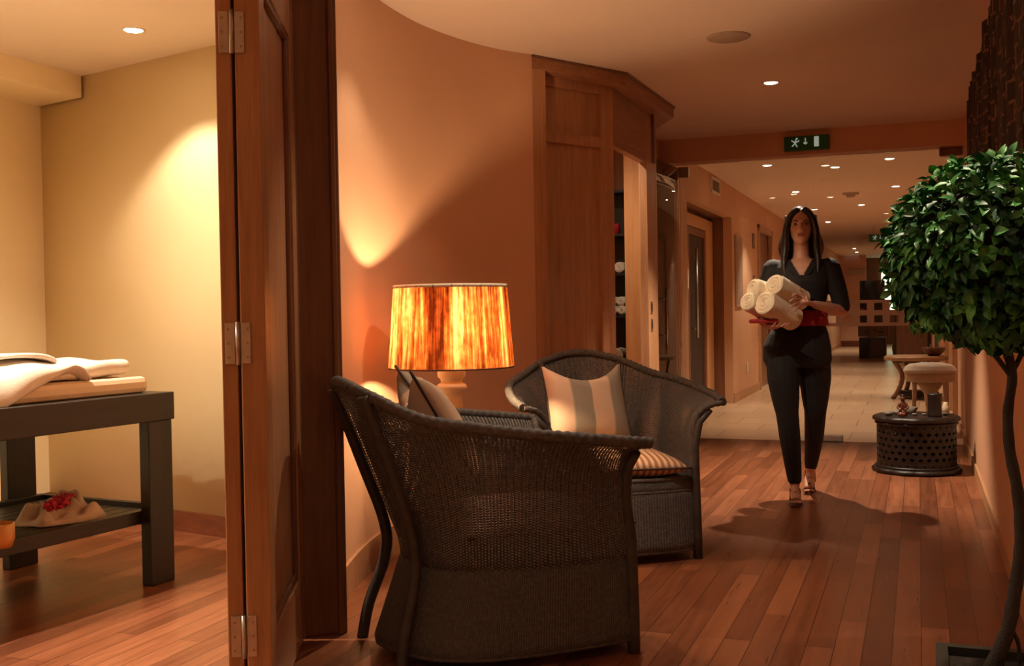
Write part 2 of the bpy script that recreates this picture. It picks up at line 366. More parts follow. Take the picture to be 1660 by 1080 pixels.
# curved wall
cw=spline([(-1.955,3.33,0),(-2.11,3.72,0),(-2.255,4.25,0),(-2.29,4.75,0),(-2.235,5.15,0),(-2.13,5.46,0),(-1.995,5.68,0)],8)
def offs(path,d):
    out=[]
    for i,p in enumerate(path):
        t=(path[min(i+1,len(path)-1)]-path[max(i-1,0)]).normalized(); out.append(p+Vector((-t.y,t.x,0))*d)
    return out
def ribbon(path,d0,d1,z0,z1):
    A=offs(path,d0);B=offs(path,d1);m=MB()
    n=len(path); vs=[];
    for a,b in zip(A,B): vs+=[(a.x,a.y,z0),(a.x,a.y,z1),(b.x,b.y,z1),(b.x,b.y,z0)]
    fs=[];
    for i in range(n-1):
        for k in range(4): fs.append((i*4+k,i*4+(k+1)%4,i*4+4+(k+1)%4,i*4+4+k))
    fs+= [(3,2,1,0),(4*n-4,4*n-3,4*n-2,4*n-1)]
    m.add(vs,fs,True); return m
o=struct(flatcaps(ribbon(cw,0,.10,0,H).build('wall_curved','wall')))
struct(flatcaps(ribbon(cw,-.014,0,0,.13).build('baseboard_curved','skirtc')))
# massage room walls
fwp=[Vector((-4.72,4.89,0)),Vector((-2.36,4.30,0))]
struct(ribbon(fwp,0,.1,0,2.45).build('wall_massage_far','cream'))
struct(flatcaps(ribbon(fwp,-.016,0,0,.105).build('baseboard_massage','skirt')))
struct(MB().prism([(-4.82,-1.1),(-4.72,-1.1),(-4.72,4.95),(-4.82,4.95)],0,2.45).build('wall_massage_left','cream'))
struct(MB().prism([(-4.72,-1.1),(-4.704,-1.1),(-4.704,4.88),(-4.72,4.88)],0,.105).build('baseboard_massage_left','skirt'))
struct(MB().prism([(-4.72,-1.1),(-4.32,-1.1),(-4.32,4.78),(-4.72,4.88)],2.33,2.45).build('wall_soffit','cream'))
struct(MB().prism([(-4.8,-1.2),(-1.1,-1.2),(-1.1,-1.1),(-4.8,-1.1)],0,2.45).build('wall_massage_near','cream'))
struct(MB().prism([(-2.40,4.0),(-2.36,4.0),(-2.36,4.4),(-2.40,4.4)],0,2.45).build('wall_massage_right','cream'))
# corridor
XL=-2.03
struct(MB().prism([(XL,9.0),(.342,9.0),(.342,9.2),(XL,9.2)],2.335,H).build('trim_beam','wall'))
m=MB(); 
for y0,y1,z0,z1 in [(8.9,10.12,0,H),(10.12,12.72,2.17,H),(12.72,14.85,0,H),(14.85,16.3,2.24,H),(16.3,19.5,0,H),(19.5,20.6,2.24,H),(20.6,33.5,0,H)]:
    m.prism([(XL-.1,y0),(XL,y0),(XL,y1),(XL-.1,y1)],z0,z1)
struct(m.build('wall_left_corridor','wallc'))
struct(MB().prism([(XL-.1,8.06),(XL,8.06),(XL,8.9),(XL-.1,8.9)],0,H).build('wall_closet_end','wallc'))
m=MB()   # recess 1 lining
m.prism([(-2.42,10.0),(-2.3,10.0),(-2.3,12.9),(-2.42,12.9)],0,2.3); m.prism([(-2.3,12.72),(XL-.1,12.72),(XL-.1,12.82),(-2.3,12.82)],0,2.3); m.prism([(-2.3,10.02),(XL-.1,10.02),(XL-.1,10.12),(-2.3,10.12)],0,2.3); m.prism([(-2.3,10.1),(XL-.1,10.1),(XL-.1,12.75),(-2.3,12.75)],2.17,2.27)
struct(m.build('wall_recess','dkwood'))
for y0,y1 in [(8.9,10.12),(12.72,14.85),(16.3,19.5),(20.6,31.4)]:
    struct(MB().prism([(XL,y0),(XL+.015,y0),(XL+.015,y1),(XL,y1)],0,.11).build('baseboard_left','skirt2'))
struct(MB().prism([(.33,-2.6),(.342,-2.6),(.342,33),(.33,33)],0,.075).build('baseboard_right','skirt2'))
struct(MB().prism([(-2.1,31.4),(-1.34,31.4),(-1.34,31.5),(-2.1,31.5)],0,H).build('wall_far','wall'))
struct(MB().prism([(-2.1,33.4),(.4,33.4),(.4,33.5),(-2.1,33.5)],0,H).build('wall_far_end','dkwood'))
struct(MB().prism([(-2.03,31.37),(-1.34,31.37),(-1.34,31.4),(-2.03,31.4)],0,.16).build('baseboard_far','skirt'))
o=MB().box((-.75,33.38,1.6),(.5,.03,1.3)).build('window_1','day'); struct(o)

# ------------------------------------------------------------------ recessed corridor doors
d=thing('glazed_door','light wood framed glass door set in the corridor recess beside the wall vent','door',(-2.27,11.4,0))
m=MB(); m.box((-2.275,10.45,1.06),(.05,.66,2.12)); m.box((-2.275,12.48,1.06),(.05,.44,2.12)); m.box((-2.275,11.5,2.055),(.05,1.55,.13)); m.build('frame','ltwood',d,True)
m=MB(); m.box((-2.27,11.25,.99),(.045,.10,1.98),bev=.005); m.box((-2.27,12.2,.99),(.045,.10,1.98),bev=.005); m.box((-2.27,11.72,1.94),(.045,.86,.08)); m.box((-2.27,11.72,.05),(.045,.86,.10)); m.build('door_leaf','dkwood',d,True)
MB().box((-2.275,11.72,1.0),(.012,.85,1.8)).build('glass_pane','dark',d,True)
m=MB(); m.tube([(-2.20,11.45,.8),(-2.20,11.45,1.75)],.014); m.tube([(-2.25,11.45,.9),(-2.20,11.45,.9)],.008); m.tube([(-2.25,11.45,1.65),(-2.20,11.45,1.65)],.008); m.build('pull_handle','metal',d,True)
def plaindoor(y0,y1,label,face=-1,X=XL):
    d=thing('corridor_door',label,'door',(X,(y0+y1)/2,0))
    s=1 if X<0 else -1
    m=MB()
    for yy in (y0+.04,y1-.04): m.box((X+s*.004,yy,1.12),(.05,.08,2.24))
    m.box((X+s*.004,(y0+y1)/2,2.2),(.05,y1-y0,.08)); m.build('frame','skirt2',d,True)
    MB().box((X-s*.06,(y0+y1)/2,1.08),(.045,y1-y0-.16,2.16)).build('door_leaf','dkwood',d,True)
    m=MB(); m.tube([(X-s*.03,y0+.16,1.0),(X+s*.02,y0+.16,1.0),(X+s*.02,y0+.27,1.0)],.009); m.build('handle','metal',d,True)
plaindoor(14.85,16.3,'dark corridor door in pale frame, half hidden behind the walking woman')
plaindoor(19.5,20.6,'far dark door in pale frame on the left corridor wall')
# right-wall door frames beyond the glass
d=thing('door_frame','pale wooden door frame on the right wall beyond the glass','door frame',(.32,11.6,0))
m=MB(); m.box((.318,11.0,1.05),(.045,.10,2.1)); m.box((.318,12.2,1.05),(.045,.10,2.1)); m.box((.318,11.6,2.14),(.045,1.3,.09)); m.build('frame','skirt2',d,True)
MB().box((.332,11.6,1.04),(.018,1.1,2.08)).build('door_leaf','skirt2',d,True)
d=thing('door_frame','narrow pale frame further down the right wall, behind the low round table','door frame',(.32,14.6,0))
m=MB(); m.box((.318,14.1,1.05),(.045,.08,2.1)); m.box((.318,15.1,1.05),(.045,.08,2.1)); m.box((.318,14.6,2.14),(.045,1.08,.09)); m.build('frame','skirt2',d,True)

# ------------------------------------------------------------------ glass partition and door
d=thing('glass_partition','full-width clear glass partition under the beam between lobby and corridor','glass partition',(-.77,9.16,0))
MB().box((-1.345,9.16,1.165),(1.05,.012,2.33)).build('left_pane','glass',d,True)
MB().box((-.235,9.16,1.165),(1.14,.012,2.33)).build('right_pane','glass',d,True)
m=MB(); m.box((-.66,9.16,.03),(.16,.045,.055),bev=.006); m.build('floor_pivot','metal',d,True)
MB().box((-1.86,9.16,2.27),(.09,.045,.09),bev=.006).build('top_patch','metal',d,True)
MB().box((.25,9.15,2.30),(.17,.07,.06),bev=.008).build('closer_box','dkwood',d,True)
# frosted band with square cut-outs
m=MB(); x0,x1=-.75,.33; z0,z1=.945,1.155; cs=[-.66+.12*i for i in range(8)]; rows=[(.985,.055),(1.085,.055)]
xs=[x0]; 
for c in cs: xs+=[c-.032,c+.032]
xs.append(x1); zs=[z0,.972,1.030,1.072,1.130,z1]
for i in range(len(xs)-1):
    for j in range(5):
        if i%2==1 and j in(1,3): continue
        m.box(((xs[i]+xs[i+1])/2,9.1515,(zs[j]+zs[j+1])/2),(xs[i+1]-xs[i],.002,zs[j+1]-zs[j]))
m.build('frosted_band','frost',d,True)
# open glass leaf
d=thing('glass_door','tall clear glass door standing open beside the wooden closet','glass door',(-1.89,8.95,0))
def leafp(t,z):
    return Vector((-1.89-.045*(t)**1.5,9.08-t*.92,z))
m=MB()
def gp(u,v):
    t=u; z=.02+2.27*v
    if u<.05: z=min(z,2.29-.12*(1-(u/.05))**2*1)
    return leafp(t,z)
m.grid(gp,20,8); m.build('pane','glass',d,True,solid=.01)
m=MB(); hx=leafp(.72,0); m.tube([(hx.x+.06,hx.y,.82),(hx.x+.06,hx.y,1.27)],.013); m.tube([(hx.x,hx.y,.9),(hx.x+.06,hx.y,.9)],.008); m.tube([(hx.x,hx.y,1.19),(hx.x+.06,hx.y,1.19)],.008); m.build('pull_handle','metal',d,True)
# little poster on the glass
d=thing('hanging_notice','small card with an orange picture above a white panel, hung beside the glazed door','notice',(-2.21,11.02,1.35))
MB().box((-2.225,10.95,1.50),(.012,.30,.36)).build('card','whitep',d,True); MB().box((-2.216,10.95,1.60),(.006,.24,.16)).build('picture','poster1',d,True)
# vent, wall art, sockets
d=thing('wall_vent','small square air vent high on the left corridor wall','vent',(XL,11.6,2.32))
m=MB()
for a,b,c,e in [(11.35,11.87,2.33,2.355),(11.35,11.87,2.475,2.50)]: m.box((XL+.01,(a+b)/2,(c+e)/2),(.02,b-a,e-c))
for a in (11.365,11.855): m.box((XL+.01,a,2.415),(.02,.04,.17))
m.build('frame','whitep',d,True)
MB().box((XL+.004,11.61,2.415),(.008,.46,.13)).build('backing','dark',d,True)
m=MB(); 
for i in range(5): m.box((XL+.012,11.61,2.365+i*.025),(.012,.45,.006),ry=.5)
m.build('slats','greyp',d,True)
d=thing('framed_etching','faint grey framed picture on the corridor wall between two doors','picture',(XL,13.15,1.1))
MB().box((XL+.012,13.15,1.55),(.02,.5,.85),bev=.003).build('frame','greyp',d,True); MB().box((XL+.0235,13.15,1.55),(.004,.42,.77)).build('print','art',d,True)
for z,l in((1.90,'upper of two small outlined signs beside the dark corridor door'),(1.35,'lower of two small outlined signs beside the dark corridor door')):
    d=thing('door_sign',l,'sign',(XL,14.45,z)); 
    m=MB()
    for dy in(-.06,.06): m.box((XL+.008,14.45+dy,z+.09),(.012,.012,.18))
    for dz in(0.0,.18): m.box((XL+.008,14.45,z+dz),(.012,.13,.012))
    m.build('frame','dark',d,True); MB().box((XL+.004,14.45,z+.09),(.006,.11,.17)).build('plate','wallc',d,True)
m=MB(); m.box((XL+.008,13.75,.36),(.016,.10,.12),bev=.004); tag(center(m.build('wall_socket','whitep')),'small pale wall socket low on the corridor wall left of the woman','socket')

# ------------------------------------------------------------------ folded door leaves, post
def leaf(name,label,near,far,thick,side,parentless=True,knob=False):
    n=Vector((*near,0)); f_=Vector((*far,0)); dv=(f_-n); L=dv.length; dv.normalize(); pr=Vector((dv.y,-dv.x,0))
    a=math.atan2(dv.y,dv.x)
    d=thing(name,label,'door',(n.x,n.y,0),a)
    z0,z1=.012,2.17; st=.095
    m=MB()   # local: x along, y = left ; panel recessed
    for xx in (st/2,L-st/2): MB().box((xx,0,(z0+z1)/2),(st,thick,z1-z0),bev=.003).build('stile','midwood',d)
    for zc,hh in((z0+.11,.22),(z1-.075,.15)): MB().box((L/2,0,zc),(L-2*st+.002,thick-.002,hh),bev=.003).build('rail','oak',d)
    MB().box((L/2,0,1.1),(L-2*st+.004,thick*.35,z1-z0-.3)).build('panel','oak',d)
    m=MB()
    for sgn in(-1,1):
        y=sgn*thick*.27
        m.box((st+.012,y,1.12),(.024,.018,1.80),bev=.006); m.box((L-st-.012,y,1.12),(.024,.018,1.80),bev=.006)
        m.box((L/2,y,.245),(L-2*st,.018,.024),bev=.006); m.box((L/2,y,z1-.162),(L-2*st,.018,.024),bev=.006)
    m.build('moulding','dkwood',d)
    return d
# local frames: leaf B (right) and leaf A (left), folded back to back against the post
nB=(-1.672,2.467); fB=(-1.985,3.138)
leafB=leaf('folding_door_leaf','panelled oak folding door leaf, right one of the folded pair, facing the lamp corner',nB,fB,.066,1)
nA=(-1.731,2.444); fA=(-2.055,3.110)
leafA=leaf('folding_door_leaf','dark-edged folding door leaf, left one of the folded pair, next to the massage room',nA,fA,.042,1)
# three hinges across the leaf edges
hd=Vector((fB[0]-nB[0],fB[1]-nB[1],0)).normalized(); hp=Vector((hd.y,-hd.x,0)) # right
hc=Vector((-1.711,2.451,0))
for z in(1.86,1.03,.24):
    Mh=Matrix.Translation((hc.x,hc.y,z-.05))@Matrix.Rotation(math.atan2(hp.y,hp.x),4,'Z')
    def hpart(m,name,mat,par):
        m.v=[Mh@v for v in m.v]; return m.build(name,mat,par,True)
    m=MB(); m.box((.023,-.0055,.05),(.026,.003,.11),bev=.001); m.box((-.018,-.0055,.05),(.026,.003,.11),bev=.001); m.tube([(.003,-.010,-.008),(.003,-.010,.108)],.0065,12); h_=hpart(m,'hinge','metal',leafB)
    h_['label']='steel butt hinge'
    for dx in(.028,-.022):
        for dz in(.012,.05,.088):
            m=MB(); m.tube([(dx,-.0065,dz),(dx,-.0085,dz)],.0035,8); hpart(m,'screw','brass',h_)
# post (door jamb)
d=thing('door_post','broad dark wooden door post at the left end of the curved terracotta wall','post',(-1.917,3.231,0),math.atan2(.645,.765))
m=MB(); m.box((-.012,.05,1.265),(.170,.10,2.53),bev=.004); m.build('post_core','dkwood',d)
m=MB(); m.box((.050,-.008,1.265),(.018,.018,2.53),bev=.004); m.box((-.083,-.008,1.265),(.020,.018,2.53),bev=.004); m.build('moulding','dkwood',d)

# ------------------------------------------------------------------ linen closet
d=thing('linen_closet','tall oak panelled linen closet with a heavy angled cornice and a narrow open doorway','closet',(-1.9,6.6,0))
P0=Vector((-1.995,5.68,0));P1=Vector((-1.63,6.34,0));P2=Vector((-1.60,7.55,0));P3=Vector((-1.86,8.05,0))
def inset(p,q,dv): t=(q-p).normalized(); return Vector((-t.y,t.x,0))*dv
# cornice slab
m=MB(); m.prism([(P0.x,P0.y),(P1.x,P1.y),(P2.x,P2.y),(P3.x,P3.y),(-2.35,8.05),(-2.35,5.9),(-2.1,5.75)],2.455,H); m.build('cornice','oakh',d,True)
m=MB(); m.prism([(P0.x+.01,P0.y-.01),(P1.x+.012,P1.y-.004),(P2.x+.012,P2.y+.004),(P3.x,P3.y+.01),(-2.3,8.06),(-2.3,5.9)],H-.012,H-.001); m.build('cornice_bead','dkwood',d,True)
q0=Vector((-2.045,5.75,0)); qa=Vector((-1.80,6.22,0)); qb=Vector((-1.72,6.32,0)); X1=-1.72
t01=(P1-P0).normalized(); nrm=Vector((t01.y,-t01.x,0))
# pilaster at left flush with cornice
a=P0; b=P0+t01*.10
m=MB(); m.prism([(a.x,a.y),(b.x,b.y),(b.x-nrm.x*.16,b.y-nrm.y*.16),(a.x-nrm.x*.16,a.y-nrm.y*.16)],0,2.455); m.build('pilaster','oak',d,True)
# facet 1 (recessed .10)
def F1(s,off): p=P0+t01*s-nrm*(.10-off); return p
def bar(m,s0,s1,o0,o1,z0,z1):
    c=[F1(s0,o0),F1(s1,o0),F1(s1,o1),F1(s0,o1)]; m.prism([(p.x,p.y) for p in c],z0,z1)
Lf=.66
m=MB(); bar(m,.10,Lf,-.04,-.015,0,2.455); m.build('panel','oak',d,True)
m=MB(); bar(m,.10,.135,-.015,.0,0,2.455); bar(m,Lf-.035,Lf+.02,-.03,.004,0,2.455); bar(m,.13,Lf-.03,-.015,.010,2.08,2.14); bar(m,.13,Lf-.03,-.015,.006,2.40,2.455); bar(m,.13,Lf-.03,-.015,.006,.0,.14); m.build('panel_rail','oak',d,True)
# facet 2 along the corridor with the doorway
cn=F1(Lf+.02,0)
m=MB(); m.prism([(cn.x,cn.y),(X1,6.36),(X1-.05,6.36),(cn.x-.05,cn.y+.03)],0,2.455)
m.build('corner_stile','oak',d,True)
m=MB(); m.prism([(X1,6.36),(X1,7.215),(X1-.05,7.215),(X1-.05,6.36)],2.105,2.455); m.build('head_panel','oakh',d,True)
m=MB(); m.prism([(X1,7.215),(X1,7.50),(X1-.05,7.50),(X1-.05,7.215)],0,2.455); m.build('right_stile','oak',d,True)
m=MB(); m.prism([(X1,7.36),(X1+.02,7.36),(X1+.02,7.40),(X1,7.40)],2.12,2.455); m.build('bracket','dkwood',d,True)
m=MB(); m.prism([(X1,7.50),(X1-.04,7.50),(-1.87,7.98),(-2.3,7.98),(-2.3,8.05),(-1.84,8.04)],0,2.455); m.build('end_panel','oak',d,True)
# interior
m=MB(); m.prism([(-1.955,7.50),(-1.955,7.54),(-1.78,7.54),(-1.78,7.50)],0,2.44); m.build('inner_side','inner',d,True)
m=MB(); m.prism([(-2.40,5.9),(-2.40,8.0),(-2.37,8.0),(-2.37,5.9)],0,2.44); m.build('back_panel','ltwood',d,True)
m=MB(); m.prism([(X1-.05,7.215),(X1-.05,7.5),(X1-.055,7.5),(X1-.055,7.215)],0,2.44); m.build('inner_lining','inner',d,True)
for z,y in ((1.12,7.30),(1.0,7.30)):
    m=MB(); m.box((X1+.002,y,z),(.006,.045,.085),bev=.002); m.build('flush_pull','metal',d,True); 
    m=MB(); m.box((X1+.006,y,z),(.003,.024,.055)); m.build('pull_recess','dark',d,True)
# shelf unit inside closet
sh=thing('shelf_unit','dark shelf unit inside the open linen closet','shelf',(-2.16,7.84,0))
for z in(.35,.72,1.06,1.37,1.66,1.98): MB().box((-2.16,7.82,z),(.34,.20,.02)).build('shelf','blackz',sh,True)
MB().box((-2.16,7.935,.995),(.38,.012,1.99)).build('back','blackz',sh,True)
for x in(-2.34,-1.98): MB().box((x,7.82,.995),(.02,.216,1.99)).build('side','blackz',sh,True)
# closet ceiling light (real lamp inside)
d=thing('closet_downlight','small ceiling lamp inside the linen closet','lamp',(-2.05,6.75,2.44)); MB().lathe([(0,-.006),(.03,-.006),(.035,0)],n=20).build('lens','lens',d)
spot(d,'closet_light',(-2.05,6.75,2.42),20,160,1,rad=.03)

def towel_roll(name,label,loc,rot,R=.06,L=.26,mat='towel',cat='towel',group=None,parent=None,turns=3):
    m=MB(); n=48; 
    prof=[]
    rings=[0,.08,.2,.32,.44,.56,.68,.8,.9,.97,1.0]
    def endp(r,a,s):
        g=math.cos(2*PI*(r*turns-a/(2*PI))); dep=-.010*max(0,-g)*(r<.98) + .012*(r<.12)*-3 - .012*(r**6)
        return Vector((s*(L/2+dep),r*R*math.cos(a)*(1+.03*math.sin(2*a)),r*R*math.sin(a)))
    nr=28
    for s in(-1,1):
        m.grid(lambda u,v:endp(v,u*2*PI,s),n,nr,closeu=True)
    m.grid(lambda u,v:Vector(((v-.5)*2*(L/2-.012),R*math.cos(u*2*PI)*(1+.03*math.sin(4*PI*u))*(1+.02*math.sin(v*9+u*12)),R*math.sin(u*2*PI)*(1+.02*math.sin(v*11)))),n,10,closeu=True)
    # overlapping edge flap
    m.grid(lambda u,v:Vector(((v-.5)*2*(L/2-.01),(R+.006*(1-u))*math.cos(2.2+u*.9),(R+.006*(1-u))*math.sin(2.2+u*.9))),6,4)
    o=m.build(name,mat); o.rotation_euler=rot; o.location=loc
    tag(o,label,cat,group); return o
gr='rolled towels on the closet shelves'
for x,z,l in ((-2.115,1.071,'white rolled towel, lower left of the four on the middle closet shelf'),(-2.045,1.071,'white rolled towel, lower right of the four on the middle closet shelf'),(-2.125,1.137,'white rolled towel, upper left of the four on the middle closet shelf'),(-2.052,1.137,'white rolled towel, upper right of the four on the middle closet shelf')):
    towel_roll('rolled_towel',l,(x,7.81,z+.0345),(0,0,PI/2),.034,.16,'white',group=gr)
towel_roll('rolled_towel','white rolled towel lying alone on the upper closet shelf',(-2.06,7.81,1.381+.040),(0,0,PI/2),.040,.16,'white',group=gr)
towel_roll('rolled_towel','tan rolled towel on the lower closet shelf',(-2.09,7.81,.731+.047),(0,0,PI/2),.047,.16,'beige',group=gr)
d=MB().lathe([(0,0),(.028,0),(.030,.06),(.024,.075),(0,.075)],n=16).build('red_candle','red'); d.location=(-2.09,7.78,1.6705); tag(d,'small dark red candle on the closet shelf above the towels','candle')

# ------------------------------------------------------------------ ceiling fittings
def downlight(x,y,z,label,power,size=75,group='recessed downlights in the corridor ceiling',r=.042,target=None,blend=.6,lens='lens'):
    d=thing('ceiling_downlight',label,'downlight',(x,y,z),0,group)
    m=MB(); m.lathe([(r,-.001),(r+.012,-.006),(r+.014,-.002),(r+.014,0)],n=28); m.build('trim_ring','whitep',d)
    MB().lathe([(0,-.007),(r*.8,-.006),(r,-.002)],n=24).build('lens',lens,d)
    if power: spot(d,'downlight_beam',(x,y,z-.025),power,size,blend,target=target)
    return d
downlight(-.86,7.01,H,'bright downlight in the lobby ceiling in front of the beam',PW_LOBBY,82,'lobby downlights')
downlight(-3.42,4.13,2.45,'bright downlight in the massage room ceiling',PW_MASS*.20,104,'massage downlights',blend=.35)
cl=[(-1.40,11.03,'first','left'),(-1.40,13.7,'second','left'),(-1.40,16.3,'third','left'),(-1.40,18.8,'fourth','left'),(-1.45,27.7,'fifth','left'),(-1.49,29.6,'sixth','left'),
    (-.78,11.5,'first','middle'),(-.73,15.9,'second','middle'),(-.247,11.09,'first','right'),(-.238,13.68,'second','right'),(-.228,16.2,'third','right'),(-.23,20.5,'fourth','right')]
for x,y,a,b in cl: downlight(x,y,H,'%s downlight of the %s row in the ceiling beyond the glass'%(a,b),PW_CORR*(1.3 if x<-1 else .8),95)
# off-camera downlights, some of them added fill lamps
downlight(-.22,2.30,H,'lobby downlight aimed at the topiary, nearest the camera',PW_TREE,34,'lobby downlights',target=(.10,2.03,1.25),blend=.6)
downlight(-3.6,1.6,2.45,'massage room downlight over the near end of the table',PW_MASS*1.4,140,'massage downlights')
downlight(-3.25,2.7,2.45,'added diffuse fill lamp over the middle of the massage table, out of frame',PW_MASS*1.35,165,'massage downlights',blend=1)  # wide-cone lamp added out of view to light table, walls and floor
downlight(-.45,.75,H,'added fill lamp just behind and above the camera',PW_FILL*.4,165,'lobby downlights',blend=1)  # unseen fill lamp, added to lift the dark lobby tones
downlight(-.45,-1.0,H,'added fill lamp furthest behind the camera',PW_FILL*.6,165,'lobby downlights',blend=1)  # second added fill, brightens chairs and panels from behind the camera
downlight(-1.75,4.05,H,'lobby downlight above the table lamp, out of frame',PW_FILL*.7,98,'lobby downlights',blend=.5)
downlight(-1.05,3.75,H,'lobby downlight above the foreground armchair, out of frame',PW_FILL*1.6,90,'lobby downlights',target=(-1.50,3.65,.4))
downlight(-1.45,4.35,H,'adjustable lobby downlight aimed at the walking woman, out of frame',PW_FILL*3.0,26,'lobby downlights',target=(-.90,6.3,1.05),blend=.6)
# speaker
d=thing('ceiling_speaker','round flat grille speaker in the lobby ceiling','ceiling speaker',(-.92,5.74,H)); 
MB().lathe([(0,-.012),(.095,-.011),(.10,-.008),(.102,0)],n=40).build('grille','greyp',d); MB().lathe([(.100,-.011),(.112,-.006),(.115,0)],n=40).build('rim','greyp',d)
for x,y,l in((-.78,14.2,'round smoke detector in the corridor ceiling near the glass'),(-.62,24.0,'distant round detector in the corridor ceiling')):
    d=thing('smoke_detector',l,'detector',(x,y,H)); MB().lathe([(0,-.055),(.045,-.055),(.06,-.03),(.06,-.018)],n=24).build('sensor','greyp',d); MB().lathe([(.0,-.018),(.10,-.018),(.105,0)],n=28).build('base_plate','greyp',d)
# exit signs
def exitsign(cx,y,cz,w_,h_,label):
    d=thing('exit_sign',label,'exit sign',(cx,y,cz-h_/2)); s=w_/.34
    MB().box((0,0,h_/2),(w_,.05,h_),bev=.004).build('sign_box','green',d)
    y0=-.027
    m=MB(); m.box((-.085*s,y0,.066*s),(.010*s,.003,.034*s),ry=.3); m.tube([(-.073*s,y0,.091*s),(-.073*s,y0-.002,.091*s)],.008*s,12)
    for a in [(-.097,.045,.8),(-.078,.043,-.5),(-.069,.068,1.1),(-.10,.070,-.9)]: m.box((a[0]*s,y0,a[1]*s),(.008*s,.003,.034*s),ry=a[2])
    m.build('running_figure','signw',d)
    m=MB(); m.box((-.008*s,y0,.07*s),(.007*s,.003,.045*s)); m.box((-.015*s,y0,.052*s),(.007*s,.003,.020*s),ry=-.8); m.box((-.001*s,y0,.052*s),(.007*s,.003,.020*s),ry=.8); m.build('arrow','signw',d)
    m=MB(); m.box((.075*s,y0,.062*s),(.036*s,.003,.078*s)); m.build('door_symbol','signw',d)
exitsign(-.825,8.97,2.42,.35,.115,'green emergency exit sign mounted on the front of the beam')
exitsign(-.60,20.0,2.30,.40,.13,'distant green exit sign hanging in the corridor behind the glass')
for xx in(-.72,-.48): m=MB(); m.tube([(xx,20.0,2.365),(xx,20,2.53)],.006); m.build('hanger','metal',bpy.data.objects['exit_sign.001'],True)

# ------------------------------------------------------------------ massage table
T=thing('massage_table','black-stained wooden massage table with a slatted lower shelf','massage table',(-3.34,2.75,0),0)
X0,X1t,Y0,Y1=-3.80,-2.93,1.75,3.74
m=MB(); 
m.box((X1t-.02,(Y0+Y1)/2,.735),(.04,Y1-Y0,.115),bev=.004); m.box((X0+.02,(Y0+Y1)/2,.735),(.04,Y1-Y0,.115),bev=.004)
m.build('side_rail','black',T,True)
for yy in(Y1-.02,Y0+.02): MB().box(((X0+X1t)/2,yy,.735),(X1t-X0-.08,.04,.113),bev=.004).build('end_rail','black',T,True)
for x,y,wx,wy in((X1t-.035,Y1-.075,.055,.13),(X0+.03,Y1-.10,.05,.15),(X1t-.035,Y0+.075,.055,.13),(X0+.03,Y0+.10,.05,.15)):
    MB().box((x,y,.339),(wx,wy,.678),bev=.004).build('leg','blackz',T,True)
m=MB(); ns=9
for i in range(ns):
    xx=X0+.10+(X1t-X0-.20)*(i+.5)/ns; m.box((xx,(Y0+Y1)/2,.285),((X1t-X0-.20)/ns-.006,Y1-Y0-.02,.02),bev=.002)
m.build('shelf_slats','black',T,True)
m=MB(); m.box((X1t-.082,(Y0+Y1)/2,.280),(.035,Y1-Y0-.01,.055),bev=.003); m.box((X0+.075,(Y0+Y1)/2,.280),(.035,Y1-Y0-.01,.07),bev=.003)
m.box(((X0+X1t)/2,Y1-.015,.285),(X1t-X0-.2,.03,.06)); m.box(((X0+X1t)/2,Y0+.02,.285),(X1t-X0-.2,.03,.06)); m.build('shelf_rail','black',T,True)
m=MB(); m.box(((X0+X1t)/2,(Y0+Y1)/2,.783),(X1t-X0-.05,Y1-Y0-.03,.02)); m.build('top_board','black',T,True)
m=MB(); m.box(((X0+X1t)/2-.01,(Y0+Y1)/2-.01,.827),(X1t-X0-.11,Y1-Y0-.13,.068),bev=.022)
o=m.build('mattress_pad','matt'); tag(center(o),'cream vinyl pad lying on the massage table','mattress')
# draped white robe / towel
def drape(u,v):
    y=3.34-u*1.52+.03*math.sin(v*9); k=max(0,(.14-v)/.14); x=-2.968-max(0,v-.10)*.86-.006*math.sin(u*26)
    lump=.046+.050*math.exp(-((u-.35)/.4)**2)*(.55+.45*math.sin(v*3.0))+.014*math.sin(u*14+v*5)*math.sin(v*4+1)+.022*noise.noise(Vector((u*6,v*4,1)))+.008*math.sin(u*34+v*11)*(v<.6)
    top=.866+lump*min(1,u/.05)**.5*(.45+.55*min(1,v/.20)**.5)
    drop=max(0,min(1,(u-.03)/.22)); kk=1-(1-k)**2
    z=top*(1-kk*drop)+(.803+.012*math.sin(u*17))*kk*drop
    x-=.06*k*(1-drop)
    return Vector((x,y,z))
m=MB(); m.grid(drape,60,26)
o=m.build('bath_robe','white',solid=.016,offset=1); tag(center(o),'thick white towelling robe spread over the massage table','robe')
bm=bmesh.new(); bmesh.ops.create_cube(bm,size=1)
for v in bm.verts: v.co=Vector((v.co.x*.60,v.co.y*.50,v.co.z*.060))
bmesh.ops.bevel(bm,geom=bm.edges[:],offset=.026,segments=4,affect='EDGES',profile=.5); bmesh.ops.subdivide_edges(bm,edges=[e for e in bm.edges if e.calc_length()>.2],cuts=14,use_grid_fill=True)
m=MB()
for v in bm.verts:
    p=v.co.copy(); p.z+=.006*math.sin(p.x*19+p.y*9)+.010*noise.noise(p*9)+.02*max(0,p.y); p.y+=.010*math.sin(p.x*14)+.004*math.sin(p.x*60); v.co=p
m.bm(bm,Matrix.Translation((-3.33,3.37,.899)),True); o=m.build('folded_towel','white'); tag(center(o),'white folded towel at the far end of the robe on the massage table','towel')
def fold2(u,v):
    return Vector((-3.06-.36*v+.03*math.sin(u*5),3.26-.36*u+.10*v,.945+.036*math.sin(PI*u)**.6*(1-.3*v)))
m=MB(); m.grid(fold2,16,12); o=m.build('towel_fold','white',solid=.018,offset=1); tag(center(o),'small white towel with a turned-back edge in the middle of the massage table','towel')
